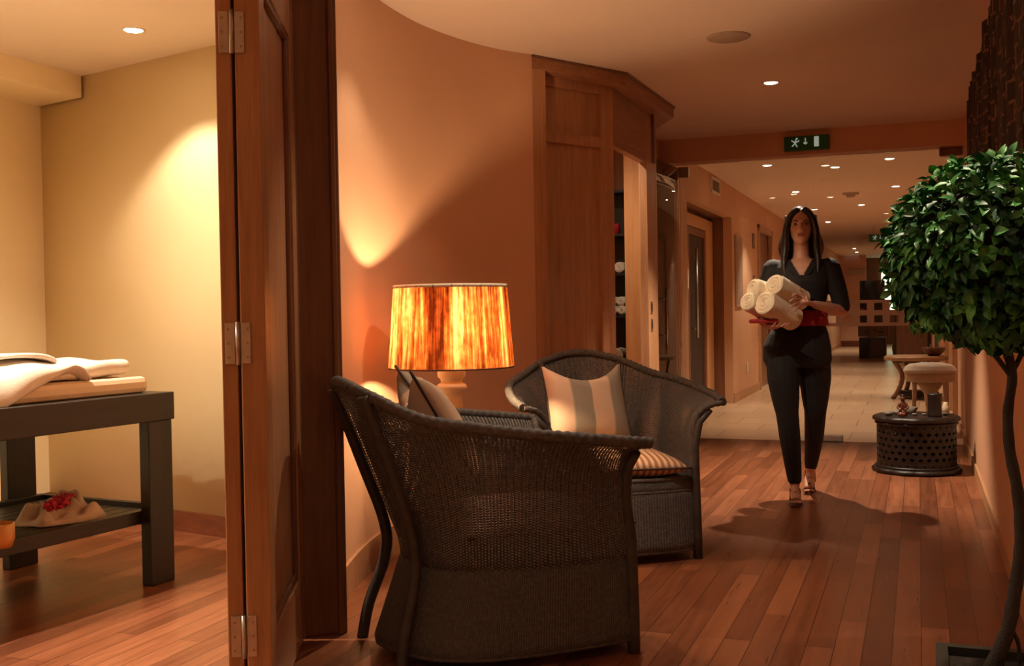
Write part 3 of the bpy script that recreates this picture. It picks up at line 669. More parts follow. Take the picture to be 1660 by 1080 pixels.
m=MB(); m.box((0,0,.045),(.24,.42,.09),bev=.04); o=m.build('head_cushion','beige'); o.location=(-3.62,3.42,.862); tag(o,'beige rounded head cushion at the back edge of the massage table','cushion')
m=MB(); m.tube([(-3.30,3.52,.668),(-3.30,3.25,.640),(-3.30,3.0,.655)],.016,flat=(1,.4)); m.build('strap','amber',T,True)
piv=Vector((-2.93,3.74,0)); Rm=Matrix.Rotation(math.radians(-6),4,'Z')
for o in [T]+[bpy.data.objects[n_] for n_ in('mattress_pad','bath_robe','folded_towel','towel_fold','head_cushion')]:
    o.location=piv+Rm.to_3x3()@(o.location-piv); o.rotation_euler.z+=math.radians(-6)
# cloth with flowers on shelf
def cloth(u,v):
    a=u*2*PI; r=v
    x=-3.25+.15*r*math.cos(a)*(1+.14*math.sin(3*a+1)); y=3.43+.19*r*math.sin(a)*(1+.10*math.sin(5*a))
    z=.300+.062*(1-r**4)*(1+.3*math.sin(4*a)*r+.25*math.sin(9*r+2*a)+.9*noise.noise(Vector((x*17,y*17,0)))+.25*math.sin(x*70+y*40))
    return Vector((x,y,max(z,.299)))
m=MB(); m.grid(cloth,40,14,closeu=True); o=m.build('folded_cloth','beige',solid=.008,offset=1); tag(center(o),'crumpled beige cloth on the lower shelf of the massage table','cloth')
m=MB()
for i in range(90):
    a=random.uniform(0,2*PI); t=random.random(); c=Vector((-3.19-.08*t+random.uniform(-.028,.028),3.32+.17*t+random.uniform(-.025,.025),.372+random.uniform(-.012,.014)))
    m.ell(c,(.016,.016,.006),8,5,Matrix.Rotation(random.uniform(-1,1),4,'X')@Matrix.Rotation(random.uniform(-1,1),4,'Y'))
o=m.build('flower_garland','red'); tag(center(o),'crimson flower garland lying on the beige cloth under the massage table','flowers')
d=thing('candle_jar','amber glass jar at the left edge of the massage table shelf','jar',(-3.06,2.93,.2975)); MB().lathe([(.0,0),(.042,0),(.05,.03),(.05,.085),(.046,.085),(.045,.035),(0,.03)],n=28).build('glass_cup','amber',d); MB().lathe([(0,.03),(.043,.031),(.043,.05),(0,.05)],n=20).build('wax','towel',d)

# ------------------------------------------------------------------ wicker armchairs
def arc_len_uv(pts):
    L=[0]
    for i in range(1,len(pts)): L.append(L[-1]+(pts[i]-pts[i-1]).length)
    return L
rimP=[(.345,-.448,.685),(.20,-.462,.703),(.0,-.452,.727),(-.20,-.412,.755),(-.36,-.325,.785),(-.478,-.185,.850),(-.525,0,.885)]
seatP=[(.335,-.315,.305),(.20,-.320,.305),(.02,-.312,.305),(-.12,-.285,.305),(-.225,-.225,.305),(-.285,-.125,.305),(-.30,0,.305)]
def mirror(P): return P+[(x,-y,z) for x,y,z in P[-2::-1]]
RIM=spline(mirror(rimP),6); SEAT=spline(mirror(seatP),6); NS=len(RIM)-1
def side_pt(i,t):
    a=SEAT[i];b=RIM[i]; s=abs(i/NS*2-1)   # 1 at arms, 0 at back
    fx=t**(1.0+2.6*s); fz=1-(1-t)**(1.0+.75*s)
    p=Vector((a.x+(b.x-a.x)*fx,a.y+(b.y-a.y)*fx,a.z+(b.z-a.z)*fz))
    if s>.70: # scalloped front edge
        k=(s-.70)/.30; p.x-=.03*k*math.sin(PI*min(1,t*1.0))**1.0
    return p
def chair():
    root=thing('wicker_armchair','','armchair')
    Ls=arc_len_uv(SEAT); nt=16
    m=MB()
    m.grid(lambda u,v:side_pt(round(u*NS),v),NS,nt,uvf=lambda u,v:(u*2.35,v*.5)); m.build('back_and_arms','wicko',root,solid=.010)
    # skirt
    base=[]
    for i,p in enumerate(SEAT):
        s=abs(i/NS*2-1); kick=.11*(1-s)**1.3
        base.append(Vector((p.x-kick,p.y*(1.03+.16*(1-s)*min(1,abs(p.y)/.2)),.045)))
    nf=14; fr0=[];fr1=[]
    for k in range(1,nf):
        t=k/nf; y=.315-(.63)*t; bow=.055*math.sin(PI*t)
        fr0.append(Vector((.335+bow,y,.305))); fr1.append(Vector((.35+bow,y*1.03,.045)))
    topc=SEAT+fr0; botc=base+fr1; N=len(topc)
    m=MB(); m.grid(lambda u,v:botc[round(u*N)%N].lerp(topc[round(u*N)%N],v),N,8,closeu=True,uvf=lambda u,v:(u*2.6,v*.3)); m.build('skirt','wick',root,solid=.008)
    # bands
    m=MB(); m.tube([p+Vector((0,0,.0)) for p in topc+[topc[0]]],.010,8,cap=False); m.build('seat_band','braid',root)
    m=MB(); m.tube([p+Vector((0,0,.0)) for p in botc+[botc[0]]],.009,8,cap=False); m.build('hem_band','braid',root)
    # front top panel between seat band and cushion
    m=MB(); m.grid(lambda u,v:Vector((.335+.055*math.sin(PI*u)-.012*v,.315-.63*u,.305+.050*v)),nf,2,uvf=lambda u,v:(u*.67,v*.06)); m.build('front_rail','wick',root,solid=.008)
    m=MB(); m.tube([Vector((.325+.055*math.sin(PI*k/12),.315-.63*k/12,.357)) for k in range(13)],.011,8,ripple=(.15,.03)); m.build('front_band','braid',root)
    # seat deck
    m=MB(); poly=[(p.x*.97,p.y*.97) for p in SEAT]+[(p.x*.97,p.y*.97) for p in fr0]; m.prism(poly,.335,.350); m.build('seat','wick',root)
    # braided rim along arms/back, then down the arm fronts
    fr=[side_pt(0,t/14) for t in range(15)]; fl=[side_pt(NS,t/14) for t in range(14,-1,-1)]
    path=spline([tuple(p) for p in RIM],5)
    m=MB(); m.tube([p+Vector((0,0,.004)) for p in path],.0185,10,ripple=(.11,.030)); m.build('braided_rim','braid',root)
    for e in(fr,fl):
        q=spline([tuple(p) for p in e],3); m=MB(); m.tube(q,.013,10,ripple=(.16,.03)); m.build('arm_edge','braid',root)
    for sgn in(-1,1):
        # front legs: posts rising to arm
        m=MB(); m.tube([(.345,sgn*.325,.0),(.345,sgn*.325,.10),(.342,sgn*.320,.36),(.322,sgn*.326,.50),(.318,sgn*.350,.60),(.325,sgn*.40,.655)],[.021,.021,.020,.018,.016,.013],10); m.build('front_leg','strut',root)
        # rear legs: kicked out foot, leaning strut up to rim
        m=MB(); m.tube(spline([(-.405,sgn*.225,.0),(-.385,sgn*.205,.12),(-.338,sgn*.165,.28),(-.340,sgn*.155,.40),(-.405,sgn*.18,.60),(-.497,sgn*.19,.855)],5),.019,10); m.build('rear_leg','strut',root)
    return root
def pillow(w_,h_,t_,chop=0,ear=.10,n=22):
    def f(u,v,s):
        x=2*u-1;y=2*v-1
        px=x*w_/2*(1-ear*(1-y*y)); py=y*h_/2*(1-ear*(1-x*x))
        if y>0: py-=chop*(1-abs(x)**2.2)*y**2*1.0
        th=t_/2*((1-x**4)*(1-y**4))**.55*(1-.35*chop*3*(1-abs(x))*max(0,y))
        wr=.004*math.sin(9*x+7*y)*(1-x*x)*(1-y*y)
        return Vector((px,py,s*th+wr))
    m=MB()
    m.grid(lambda u,v:f(u,v,1),n,n); 
    o=len(m.v); m.grid(lambda u,v:f(1-u,v,-1),n,n,uvf=lambda u,v:(1-u,v))
    edge=[f(i/n,0,0) for i in range(n)]+[f(1,i/n,0) for i in range(n)]+[f(1-i/n,1,0) for i in range(n)]+[f(0,1-i/n,0) for i in range(n+1)]
    return m,edge
def place_pillow(name,label,cat,mat,w_,h_,t_,Mx,chop=0,ear=.10,group=None):
    loc=Mx.translation; r=thing(name,label,cat,loc,0,group)
    m,e=pillow(w_,h_,t_,chop,ear); R3=Mx.to_3x3()
    m.v=[R3@v for v in m.v]; m.build('cover',mat,r)
    p=MB(); p.tube([R3@v for v in e],.005,6,cap=False); p.build('piping','piping',r)
    return r
c1=chair(); c1.location=(-1.34,3.365,0); c1.rotation_euler=(0,0,math.radians(43.3)); c1['label']='large dark wicker armchair in the foreground, seen from its side and back'; c1['group']='wicker armchairs'
c2=copy_tree(c1); c2.location=(-1.375,4.87,0); c2.rotation_euler=(0,0,math.radians(-60)); c2['label']='wicker armchair facing the camera beneath the closet, behind the foreground chair'; c2['group']='wicker armchairs'
for c,nm1,l1,mt in((c2,'seat_cushion','terracotta and cream striped seat cushion on the far wicker armchair','seatst'),(c1,'seat_cushion','dusky striped seat cushion on the foreground wicker armchair','seatst2')):
    B=rootmat(c)@Matrix.Translation((.095,0,.408))@Matrix.Rotation(PI/2,4,'Z')
    place_pillow(nm1,l1,'cushion',mt,.55 if c is c1 else .57,.58,.112,B,0,.03,'seat cushions')
def frame(fwd_tilt): return None
B=rootmat(c2)@Matrix.Translation((-.06,-.075,.672))@Matrix.Rotation(math.radians(12),4,'Z')@Matrix.Rotation(math.radians(-18),4,'Y')@Matrix(((0,0,1,0),(1,0,0,0),(0,1,0,0),(0,0,0,1)))
place_pillow('throw_pillow','peach and grey broad-striped pillow with pointed top corners on the far armchair','pillow','pil',.42,.40,.15,B,.09,.06,'throw pillows')
B=rootmat(c1)@Matrix.Translation((-.17,.11,.735))@Matrix.Rotation(math.radians(-10),4,'Z')@Matrix.Rotation(math.radians(-30),4,'Y')@Matrix(((0,0,1,0),(1,0,0,0),(0,1,0,0),(0,0,0,1)))
place_pillow('throw_pillow','crumpled striped pillow leaning in the foreground armchair, mostly behind its rim','pillow','pil',.42,.42,.15,B,.09,.07,'throw pillows')

# ------------------------------------------------------------------ side table and lamp
LX,LY=-1.875,4.235
t=thing('side_table','small round wooden side table holding the table lamp between the armchairs','side table',(LX,LY,0))
MB().lathe([(0,.50),(.20,.50),(.205,.51),(.205,.525),(.20,.53),(0,.53)],n=36).build('table_top','oak',t)
for k in range(3):
    a=k*2*PI/3+.4; m=MB(); m.tube([(.15*math.cos(a),.15*math.sin(a),0),(.10*math.cos(a),.10*math.sin(a),.5)],.016,10); m.build('leg','oak',t)
L=thing('table_lamp','lit table lamp with an orange and yellow raffia shade on a turned cream base','table lamp',(LX,LY,.53))
z=lambda a:a-.53
prof=[(.0,0),(.075,0),(.078,.02),(.070,.04),(.060,.07),(.052,.14),(.044,.20),(.040,.235),(.062,.245),(.068,.255),(.060,.268),(.045,.275),(.048,.29),(.060,.30),(.062,.37),(.052,.385),(.02,.39),(.012,.40),(.012,.455),(0,.455)]
MB().lathe(prof,n=36).build('turned_base','lampb',L)
m=MB(); n=120
def shp(u,v):
    a=u*2*PI; zz=.87+.35*v; r=.268+(.241-.268)*v+.0022*math.sin(a*60)+.0012*math.sin(a*143)
    return Vector((r*math.cos(a),r*math.sin(a),z(zz)))
m.grid(shp,240,6,closeu=True,uvf=lambda u,v:(u*1.7,v*.35)); 
# keep UV seam continuous enough
m.build('lamp_shade','shade',L,weld=False)
m=MB(); m.lathe([(.240,z(1.209)),(.244,z(1.209)),(.2435,z(1.223)),(.239,z(1.223))],n=64); m.f=m.f[:-2]; m.sm=m.sm[:-2]; m.build('top_trim','trimw',L)
m=MB(); m.lathe([(.267,z(.868)),(.271,z(.868)),(.2705,z(.874)),(.266,z(.874))],n=64); m.f=m.f[:-2]; m.sm=m.sm[:-2]; m.build('bottom_trim','sandal',L)
m=MB()
for k in range(3):
    a=k*2*PI/3; m.tube([(.012*math.cos(a),.012*math.sin(a),z(.98)),(.24*math.cos(a),.24*math.sin(a),z(1.205))],.0018,6)
m.build('shade_carrier','brass',L)
MB().ell((0,0,z(1.04)),(.026,.026,.036),18,12).build('bulb','bulb',L)
BULB_AREA=4*PI*.03**2
M['bulb'].node_tree.nodes['Principled BSDF'].inputs['Emission Strength'].default_value=PW_LAMP/(PI*BULB_AREA)*.25

# ------------------------------------------------------------------ carved drum table and objects
D=thing('drum_table','low round carved black drum table with pierced lattice sides','drum table',(-.02,7.66,0))
R=.250
def scallop(R0,z0,z1,n=96,amp=.012,k=12):
    m=MB(); prof=[(R0-.02,z0),(R0,z0+.008),(R0+.004,(z0+z1)/2),(R0,z1-.008),(R0-.012,z1)]
    vs=[]
    m.grid(lambda u,v:(lambda q,a:Vector(((q[0]+amp*abs(math.cos(a*k/2)))*math.cos(a),(q[0]+amp*abs(math.cos(a*k/2)))*math.sin(a),q[1])))(prof[round(v*4)],u*2*PI),n,4,closeu=True)
    top=[m.v[4*n+i] for i in range(n)]; bot=[m.v[i] for i in range(n)]
    m.f.append(tuple(range(4*n,5*n))); m.sm.append(False); m.f.append(tuple(range(n))[::-1]); m.sm.append(False); return m
scallop(.262,.335,.375).build('top','carv',D); scallop(.270,0,.035,k=10).build('base','carv',D)
m=MB(); nc,nr=30,7; z0,z1=.04,.33
def cp(i,j,r=R): a=2*PI*i/nc; return Vector((r*math.cos(a),r*math.sin(a),z0+(z1-z0)*j/nr))
for j in range(nr):
    for i in range(nc):
        off=.5*(j%2); c=[cp(i+off,j),cp(i+1+off,j),cp(i+1+off,j+1),cp(i+off,j+1)]
        hr=.34 if 0<j<nr-1 else .16; dd=[cp(i+off+.5,j+.5-hr),cp(i+off+.5+hr,j+.5),cp(i+off+.5,j+.5+hr),cp(i+off+.5-hr,j+.5)]
        vs=c+dd; m.add(vs,[(0,1,5,4),(1,2,6,5),(2,3,7,6),(3,0,4,7)])
o=m.build('pierced_lattice','carv',D,solid=.014)
for zz in(.328,.042):
    m=MB(); m.tube([((R+.004)*math.cos(a*PI/24),(R+.004)*math.sin(a*PI/24),zz) for a in range(49)],.009,8,cap=False); m.build('beading','carv',D)
def lath(name,label,cat,prof,loc,mat,n=24,group=None):
    o=MB().lathe(prof,n=n).build(name,mat); o.location=loc; tag(o,label,cat,group); return o
TZ=.3755
lath('carved_candle','tall dark carved cylinder standing at the right of the drum table','candle',[(0,0),(.045,0),(.046,.01),(.043,.02),(.043,.13),(.046,.14),(.046,.15),(.03,.152),(.028,.13),(0,.13)],(.095,7.56,TZ),'carv')
f_=thing('seated_figurine','glossy reddish-brown seated figurine at the left of the drum table','figurine',(-.10,7.52,TZ))
m=MB(); m.ell((0,0,.022),(.034,.028,.022)); m.ell((0,.004,.065),(.024,.02,.042)); m.ell((0,0,.118),(.015,.016,.019)); m.tube([(-.018,0,.09),(-.034,-.012,.06),(-.012,-.026,.045)],.008,8); m.tube([(.018,0,.09),(.034,-.012,.06),(.012,-.026,.045)],.008,8); m.tube([(-.03,0,.02),(-.02,-.035,.014),(.015,-.034,.014)],.011,8)
b=m.build('body','figu',f_); bake(b,.003,3)
MB().ell((0,.003,.136),(.015,.015,.012)).build('headdress','carv',f_)
for x,y,r,l in((-.19,7.56,.032,'flat dark pebble at the left edge of the drum table'),(-.135,7.66,.03,'dark pebble behind the figurine on the drum table'),(-.03,7.60,.018,'small pebble in the middle of the drum table'),(.03,7.62,.016,'tiny dark pebble left of the carved cylinder'),(.16,7.66,.02,'pale pebble at the right edge of the drum table')):
    o=MB().ell((0,0,r*.5),(r,r*.8,r*.5),14,8).build('pebble','stone'); o.location=(x,y,TZ); tag(o,l,'pebble',group='pebbles on the drum table')
o=lath('oil_bowl','small grey bowl behind the figurine on the drum table','bowl',[(0,0),(.02,0),(.025,.01),(.04,.045),(.036,.045),(.02,.012),(0,.010)],(-.045,7.73,TZ),'stone')
lath('trinket_jar','small pale jar behind the carved cylinder on the drum table','jar',[(0,0),(.022,0),(.024,.05),(.014,.065),(.014,.08),(0,.08)],(.165,7.74,TZ),'stoolw')

# stool and low tables beyond the glass
s=thing('tufted_stool','ivory round stool with a tufted cushion top beyond the glass','stool',(.09,10.1,0))
m=MB()
m.grid(lambda u,v:(lambda a,r:Vector((.215*r*math.cos(a),.215*r*math.sin(a),.545+.055*(1-r**4)**.5+.010*math.sin(5*a)*math.sin(9*r)*(1-r))))(u*2*PI,v),40,14,closeu=True); m.lathe([(.215,.545),(.220,.53),(.215,.52),(0,.52)],n=40); m.build('tufted_cushion','tuft',s)
MB().lathe([(0,.44),(.195,.44),(.205,.45),(.208,.52),(0,.52)],n=40).build('apron','stoolw',s)
MB().lathe([(0,0),(.13,0),(.13,.02),(.05,.05),(.035,.2),(.05,.33),(.12,.44),(0,.44)],n=28).build('pedestal','stoolw',s)
for k in range(4):
    a=PI/4+k*PI/2; m=MB(); m.tube([(.17*math.cos(a),.17*math.sin(a),0),(.185*math.cos(a),.185*math.sin(a),.25),(.175*math.cos(a),.175*math.sin(a),.44)],[.013,.018,.022],10); m.build('leg','stoolw',s)
t=thing('round_table','low round tan table with dark curved legs beyond the white stool','table',(-.03,13.7,0))
MB().lathe([(0,.455),(.34,.455),(.36,.47),(.36,.50),(.34,.51),(0,.51)],n=44).build('table_top','tanw',t)
for k in range(4):
    a=.5+k*PI/2; m=MB(); m.tube(spline([(.30*math.cos(a),.30*math.sin(a),0),(.20*math.cos(a),.20*math.sin(a),.15),(.18*math.cos(a),.18*math.sin(a),.3),(.28*math.cos(a),.28*math.sin(a),.455)],4),.028,8); m.build('leg','dkwood',t)
MB().lathe([(0,.03),(.2,.03),(.2,.09),(0,.09)],n=28).build('lower_shelf','blackz',t)
lath('bowl','dark round bowl on the low tan table','bowl',[(0,0),(.06,0),(.12,.06),(.13,.10),(.12,.10),(.05,.02),(0,.02)],(.17,13.6,.511),'figu')
t=thing('display_plinth','dark boxy display unit far down the corridor behind the frosted squares','display unit',(-.92,24.5,0))
MB().box((0,0,.22),(.55,.5,.44),bev=.01).build('plinth_base','blackz',t); MB().box((.02,0,.60),(.62,.5,.28),bev=.01).build('display_box','dkwood',t); MB().box((.0,0,1.20),(.5,.4,.92),bev=.01).build('upper_case','blackz',t)
for x,zz,r in((-.12,.53,.06),(.05,.55,.05),(.18,.52,.07)): MB().ell((x,-.255,zz+.05),(r,.02,r*.6)).build('display_item','stone',t)
lath('floor_vase','pale green glass floor vase beside the distant display unit','vase',[(0,0),(.08,0),(.11,.2),(.07,.5),(.05,.7),(.08,.76),(.06,.76),(0,.7)],(-.42,24.3,0),'vase')
t=thing('dark_cabinet','tall dark cabinet far down the corridor, right of the display unit','cabinet',(-.12,22.5,0)); MB().box((0,0,1.0),(.62,.5,2.0),bev=.01).build('carcass','blackz',t); MB().box((0,-.255,1.0),(.56,.015,1.9)).build('door','dkwood',t)
d=thing('wall_console','grey air conditioning slot on the far orange wall','air conditioner',(-1.6,31.38,2.0)); MB().box((0,-.03,.07),(.5,.05,.14),bev=.01).build('case','greyp',d)

# ------------------------------------------------------------------ textiles on right wall
def hanging(y0,y1,z0,z1,label,ph):
    o=MB(); 
    def f(u,v):
        y=y0+(y1-y0)*u; z=z0+(z1-z0)*v; return Vector((.318-.014*math.sin(u*(y1-y0)*24+ph)-.008*math.sin(u*47+v*3+ph),y,z+.02*math.sin(u*5+ph)*(v>.99)))
    o.grid(f,int(40*(y1-y0)),16,uvf=lambda u,v:(u*(y1-y0)*1.2,v*1.6)); d=thing('wall_hanging',label,'wall hanging',(.30,(y0+y1)/2,z0),0,'textile hangings on the right wall')
    o.build('cloth','text',d,True,solid=.012)
    m=MB(); m.tube([(.315,y0-.03,z1-.005),(.315,y1+.03,z1-.005)],.014); m.build('hanging_rod','dkwood',d,True)
hanging(6.60,7.40,1.15,2.36,'dark patterned textile hanging on the right wall, nearest the glass',0)
hanging(5.15,6.48,1.15,2.38,'dark patterned textile hanging on the right wall, second from the glass',1.3)
hanging(3.55,5.02,1.15,2.40,'dark patterned textile hanging on the right wall, third from the glass',2.1)
hanging(2.0,3.42,1.15,2.40,'dark patterned textile hanging on the right wall behind the topiary crown',.7)

# ------------------------------------------------------------------ topiary
cx,cy,cz=.128,2.03,1.185
G=thing('topiary_tree','clipped ball topiary with dark glossy leaves and a winding thin trunk in a tall planter','tree',(.13,2.03,0))
random.seed(11)
m=MB()
def leafgeo(p,nv,L,Wd,tw):
    nv=nv.normalized(); g=Vector((0,0,-1)); 
    d_=(nv*random.uniform(.5,1.1)+g*random.uniform(.1,.8)+Vector((random.uniform(-.7,.7),random.uniform(-.7,.7),random.uniform(-.3,.5)))).normalized()
    sd=d_.cross(nv+Vector((random.uniform(-.4,.4),random.uniform(-.4,.4),random.uniform(-.1,.6)))).normalized(); n2=sd.cross(d_)
    if n2.dot(nv)<0: n2=-n2
    vs=[];prof=[(0,.02),(.22,.36),(.5,.5),(.75,.34),(1.0,.0)]
    for t,wd in prof:
        c=p+d_*L*t-n2*L*.35*t*t
        vs+=[c-sd*Wd*wd+n2*Wd*.22*wd*2,c,c+sd*Wd*wd+n2*Wd*.22*wd*2]
    fs=[]
    for i in range(4): fs+=[(3*i,3*i+1,3*i+4,3*i+3),(3*i+1,3*i+2,3*i+5,3*i+4)]
    m.add(vs,fs,True)
for i in range(4200):
    u_=random.uniform(-1,1); a=random.uniform(0,2*PI); q=math.sqrt(1-u_*u_); nv=Vector((q*math.cos(a),q*math.sin(a),u_))
    rr=random.uniform(.80,1.0)+.05*noise.noise(nv*3)
    if nv.z<-.72: rr*=.92
    p=Vector((cx+nv.x*.180*rr,cy+nv.y*.180*rr,cz+nv.z*.168*rr))
    leafgeo(p,nv,random.uniform(.018,.031),random.uniform(.011,.017),0)
m.build('foliage','leaf',G,True,weld=False)
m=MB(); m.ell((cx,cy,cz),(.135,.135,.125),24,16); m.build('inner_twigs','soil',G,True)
# trunk from pixel-read points at 1.85 m
def at(px,py,dep=1.85):
    p=Vector((0,0,1.1))+(fw+R_*((px-830)/1750)-U_*((py-540)/1750))*dep; return tuple(p)
tr=spline([at(1602,1120),at(1612,1078),at(1634,1020),at(1645,960),at(1655,880),at(1650,800),at(1637,730),at(1634,670),at(1641,610),at(1632,565),at(1618,500)],5)
m=MB(); n=len(tr); m.tube(tr,[.0135-.0055*min(1,i/n*1.3)+.006*max(0,1-i/8) for i in range(n)],10,ripple=(.06,.05)); m.build('trunk','bark',G,True)
m=MB(); m.tube(spline([at(1643,600),at(1655,575),at(1672,520)],4),.0045,8); m.tube(spline([at(1640,612),at(1612,575),at(1585,545)],4),.0045,8); m.build('branch','bark',G,True)
m=MB(); m.tube(spline([at(1640,1020),at(1651,1045),at(1652,1085),at(1640,1110)],4),.0035,8); m.build('root','bark',G,True)
bx,by,bz=at(1625,1085,1.85)
m=MB(); 
for (a,b,c,e) in ((-.105,-.085,-.105,.105),(.085,.105,-.105,.105),(-.085,.085,-.105,-.085),(-.085,.085,.085,.105)):
    m.prism([(bx+a,by+c),(bx+b,by+c),(bx+b,by+e),(bx+a,by+e)],0,bz+.006)
m.build('planter','pot',G,True); m=MB(); m.box((bx,by,bz-.03),(.17,.17,.04)); m.build('soil','soil',G,True)

# ------------------------------------------------------------------ walking woman with towels
W=thing('person','woman with long dark hair, black clothes and red sash walking with rolled towels','person',(-.632,6.45,0),math.radians(5.6))
def T_(m,pts,rad,flat=None,n=14): 
    q=spline(pts,4); rr=[]
    for i in range(len(pts)-1):
        for k in range(4): rr.append(rad[i]+(rad[i+1]-rad[i])*k/4)
    rr.append(rad[-1]); m.tube(q,rr,n,flat=flat); m.ell(q[0],[rr[0]*(flat[0] if flat else 1)]*2+[rr[0]*.9],12,8) if False else None
    for e,r in((q[0],rr[0]),(q[-1],rr[-1])): m.ell(e,(r*.98,r*.98*(flat[1] if flat else 1),r*.9),12,8)
def torso(m,secs,n=24):
    vs=[]
    for (x,y,z,a,b) in secs:
        for k in range(n): t=2*PI*k/n; vs.append((x+a*math.cos(t),y+b*math.sin(t),z))
    fs=[(i*n+k,i*n+(k+1)%n,(i+1)*n+(k+1)%n,(i+1)*n+k) for i in range(len(secs)-1) for k in range(n)]+[tuple(range(n))[::-1],tuple(range((len(secs)-1)*n,len(secs)*n))]
    m.add(vs,fs,True)
def hand(m,wrist,palm,dirs,thumb,r=.0085,up_=Vector((0,0,1))):
    """palm lump + five separate fingers; dirs: list of 4 finger polylines, thumb polyline"""
    m.tube([wrist,wrist.lerp(palm,.5),palm],[.023,.030,.032],12,flat=(1,.50))
    m.ell(palm,(.032,.026,.018),12,8)
    for pl in dirs: m.tube(spline(pl,3),[r*(1.05-.30*i/(3*(len(pl)-1))) for i in range(3*(len(pl)-1)+1)],8); m.ell(pl[-1],(r*.75,)*3,8,6)
    m.tube(spline(thumb,3),[r*1.2-(r*.3)*i/(3*(len(thumb)-1)) for i in range(3*(len(thumb)-1)+1)],8); m.ell(thumb[-1],(r*.9,)*3,8,6)
V=Vector
m=MB()
HC=V((.0,-.005,1.572))
m.ell(HC+V((0,.010,.015)),(.073,.088,.095),24,18); m.ell(HC+V((0,-.022,-.030)),(.058,.062,.078),20,14)     # skull, face
m.ell(HC+V((0,-.045,-.083)),(.026,.026,.024)); m.ell(HC+V((-.035,-.050,-.018)),(.022,.018,.020)); m.ell(HC+V((.035,-.050,-.018)),(.022,.018,.020))
m.tube([HC+V((0,-.078,.018)),HC+V((0,-.094,-.012)),HC+V((0,-.101,-.026))],[.008,.0105,.013],10); m.ell(HC+V((-.011,-.086,-.030)),(.009,.009,.007)); m.ell(HC+V((.011,-.086,-.030)),(.009,.009,.007))
m.ell(HC+V((0,-.072,.028)),(.05,.02,.012)); m.ell(HC+V((0,-.079,-.055)),(.022,.012,.010))
for sx in(-1,1): m.ell(HC+V((sx*.073,.010,-.005)),(.010,.020,.030))
T_(m,[(0,.018,1.50),(0,.020,1.43),(0,.015,1.35)],[.046,.046,.058])
torso(m,[(0,.015,1.385,.06,.05),(0,.012,1.36,.135,.075),(0,.005,1.32,.160,.090),(0,.0,1.25,.145,.100),(0,.0,1.17,.130,.092),(-.005,.0,1.07,.112,.080),(-.015,.0,.98,.135,.092),(-.03,.0,.90,.155,.10),(-.03,0,.84,.14,.09)])
# arms: image-right arm bends across, image-left arm carries from beneath
shR=(.170,.010,1.335); elR=(.222,-.015,1.075); wrR=V((.068,-.205,1.118))
T_(m,[shR,(.205,.0,1.21),elR],[.044,.040,.035]); T_(m,[elR,(.155,-.105,1.095),tuple(wrR)],[.037,.032,.022])
palmR=V((.015,-.250,1.135))
hand(m,wrR,palmR,[[(.000,-.262,1.155),(-.030,-.300,1.175),(-.050,-.318,1.165)],[(-.008,-.262,1.142),(-.040,-.305,1.150),(-.062,-.322,1.135)],[(-.008,-.260,1.128),(-.040,-.300,1.122),(-.060,-.312,1.105)],[(-.002,-.255,1.115),(-.028,-.288,1.100),(-.045,-.296,1.085)]],[(.030,-.235,1.150),(.015,-.245,1.185),(-.010,-.262,1.205)])
shL=(-.170,.010,1.335); elL=(-.228,-.02,1.085); wrL=V((-.185,-.225,1.000))
T_(m,[shL,(-.208,.0,1.21),elL],[.044,.040,.035]); T_(m,[elL,(-.215,-.125,1.035),tuple(wrL)],[.037,.032,.022])
palmL=V((-.150,-.285,1.000))
hand(m,wrL,palmL,[[(-.160,-.305,1.0),(-.150,-.350,1.003),(-.142,-.385,1.018)],[(-.142,-.305,1.0),(-.125,-.350,1.003),(-.112,-.388,1.018)],[(-.128,-.300,1.0),(-.103,-.340,1.003),(-.086,-.372,1.018)],[(-.120,-.292,1.0),(-.090,-.322,1.003),(-.070,-.345,1.016)]],[(-.178,-.265,1.004),(-.205,-.295,1.020),(-.215,-.325,1.045)])
# legs and feet
T_(m,[(-.105,0,.86),(-.098,-.055,.68),(-.085,-.085,.50)],[.085,.068,.050]); T_(m,[(-.085,-.085,.50),(-.070,-.105,.36),(-.048,-.165,.085)],[.050,.047,.027])
T_(m,[(.055,0,.86),(.065,.045,.68),(.068,.045,.50)],[.085,.068,.050]); T_(m,[(.068,.045,.50),(.060,.125,.36),(.038,.235,.105)],[.050,.047,.027])
def foot(m,ank,heel,toe,lift=0):
    a=V(ank);h=V(heel);t=V(toe)
    m.tube([a,h],[.027,.026],10); m.ell(h,(.026,.03,.024))
    m.tube([h,h.lerp(t,.5)+V((0,0,.012)),t+V((0,.03,.003))],[.025,.028,.024],12,flat=(1.15,.75)); m.tube([a,h.lerp(t,.55)+V((0,0,.02))],[.025,.022],10)
    for k in range(5):
        x=(k-2)*.013; m.ell(t+V((x,.008-abs(x-.013)*.5,-.004)),(.0075,.016,.009),8,6)
foot(m,(-.048,-.165,.085),(-.048,-.150,.042),(-.042,-.335,.030))
foot(m,(.038,.235,.105),(.038,.265,.090),(.030,.085,.028))
body=m.build('body','skin',W); bake(body,.0048,5,.5)
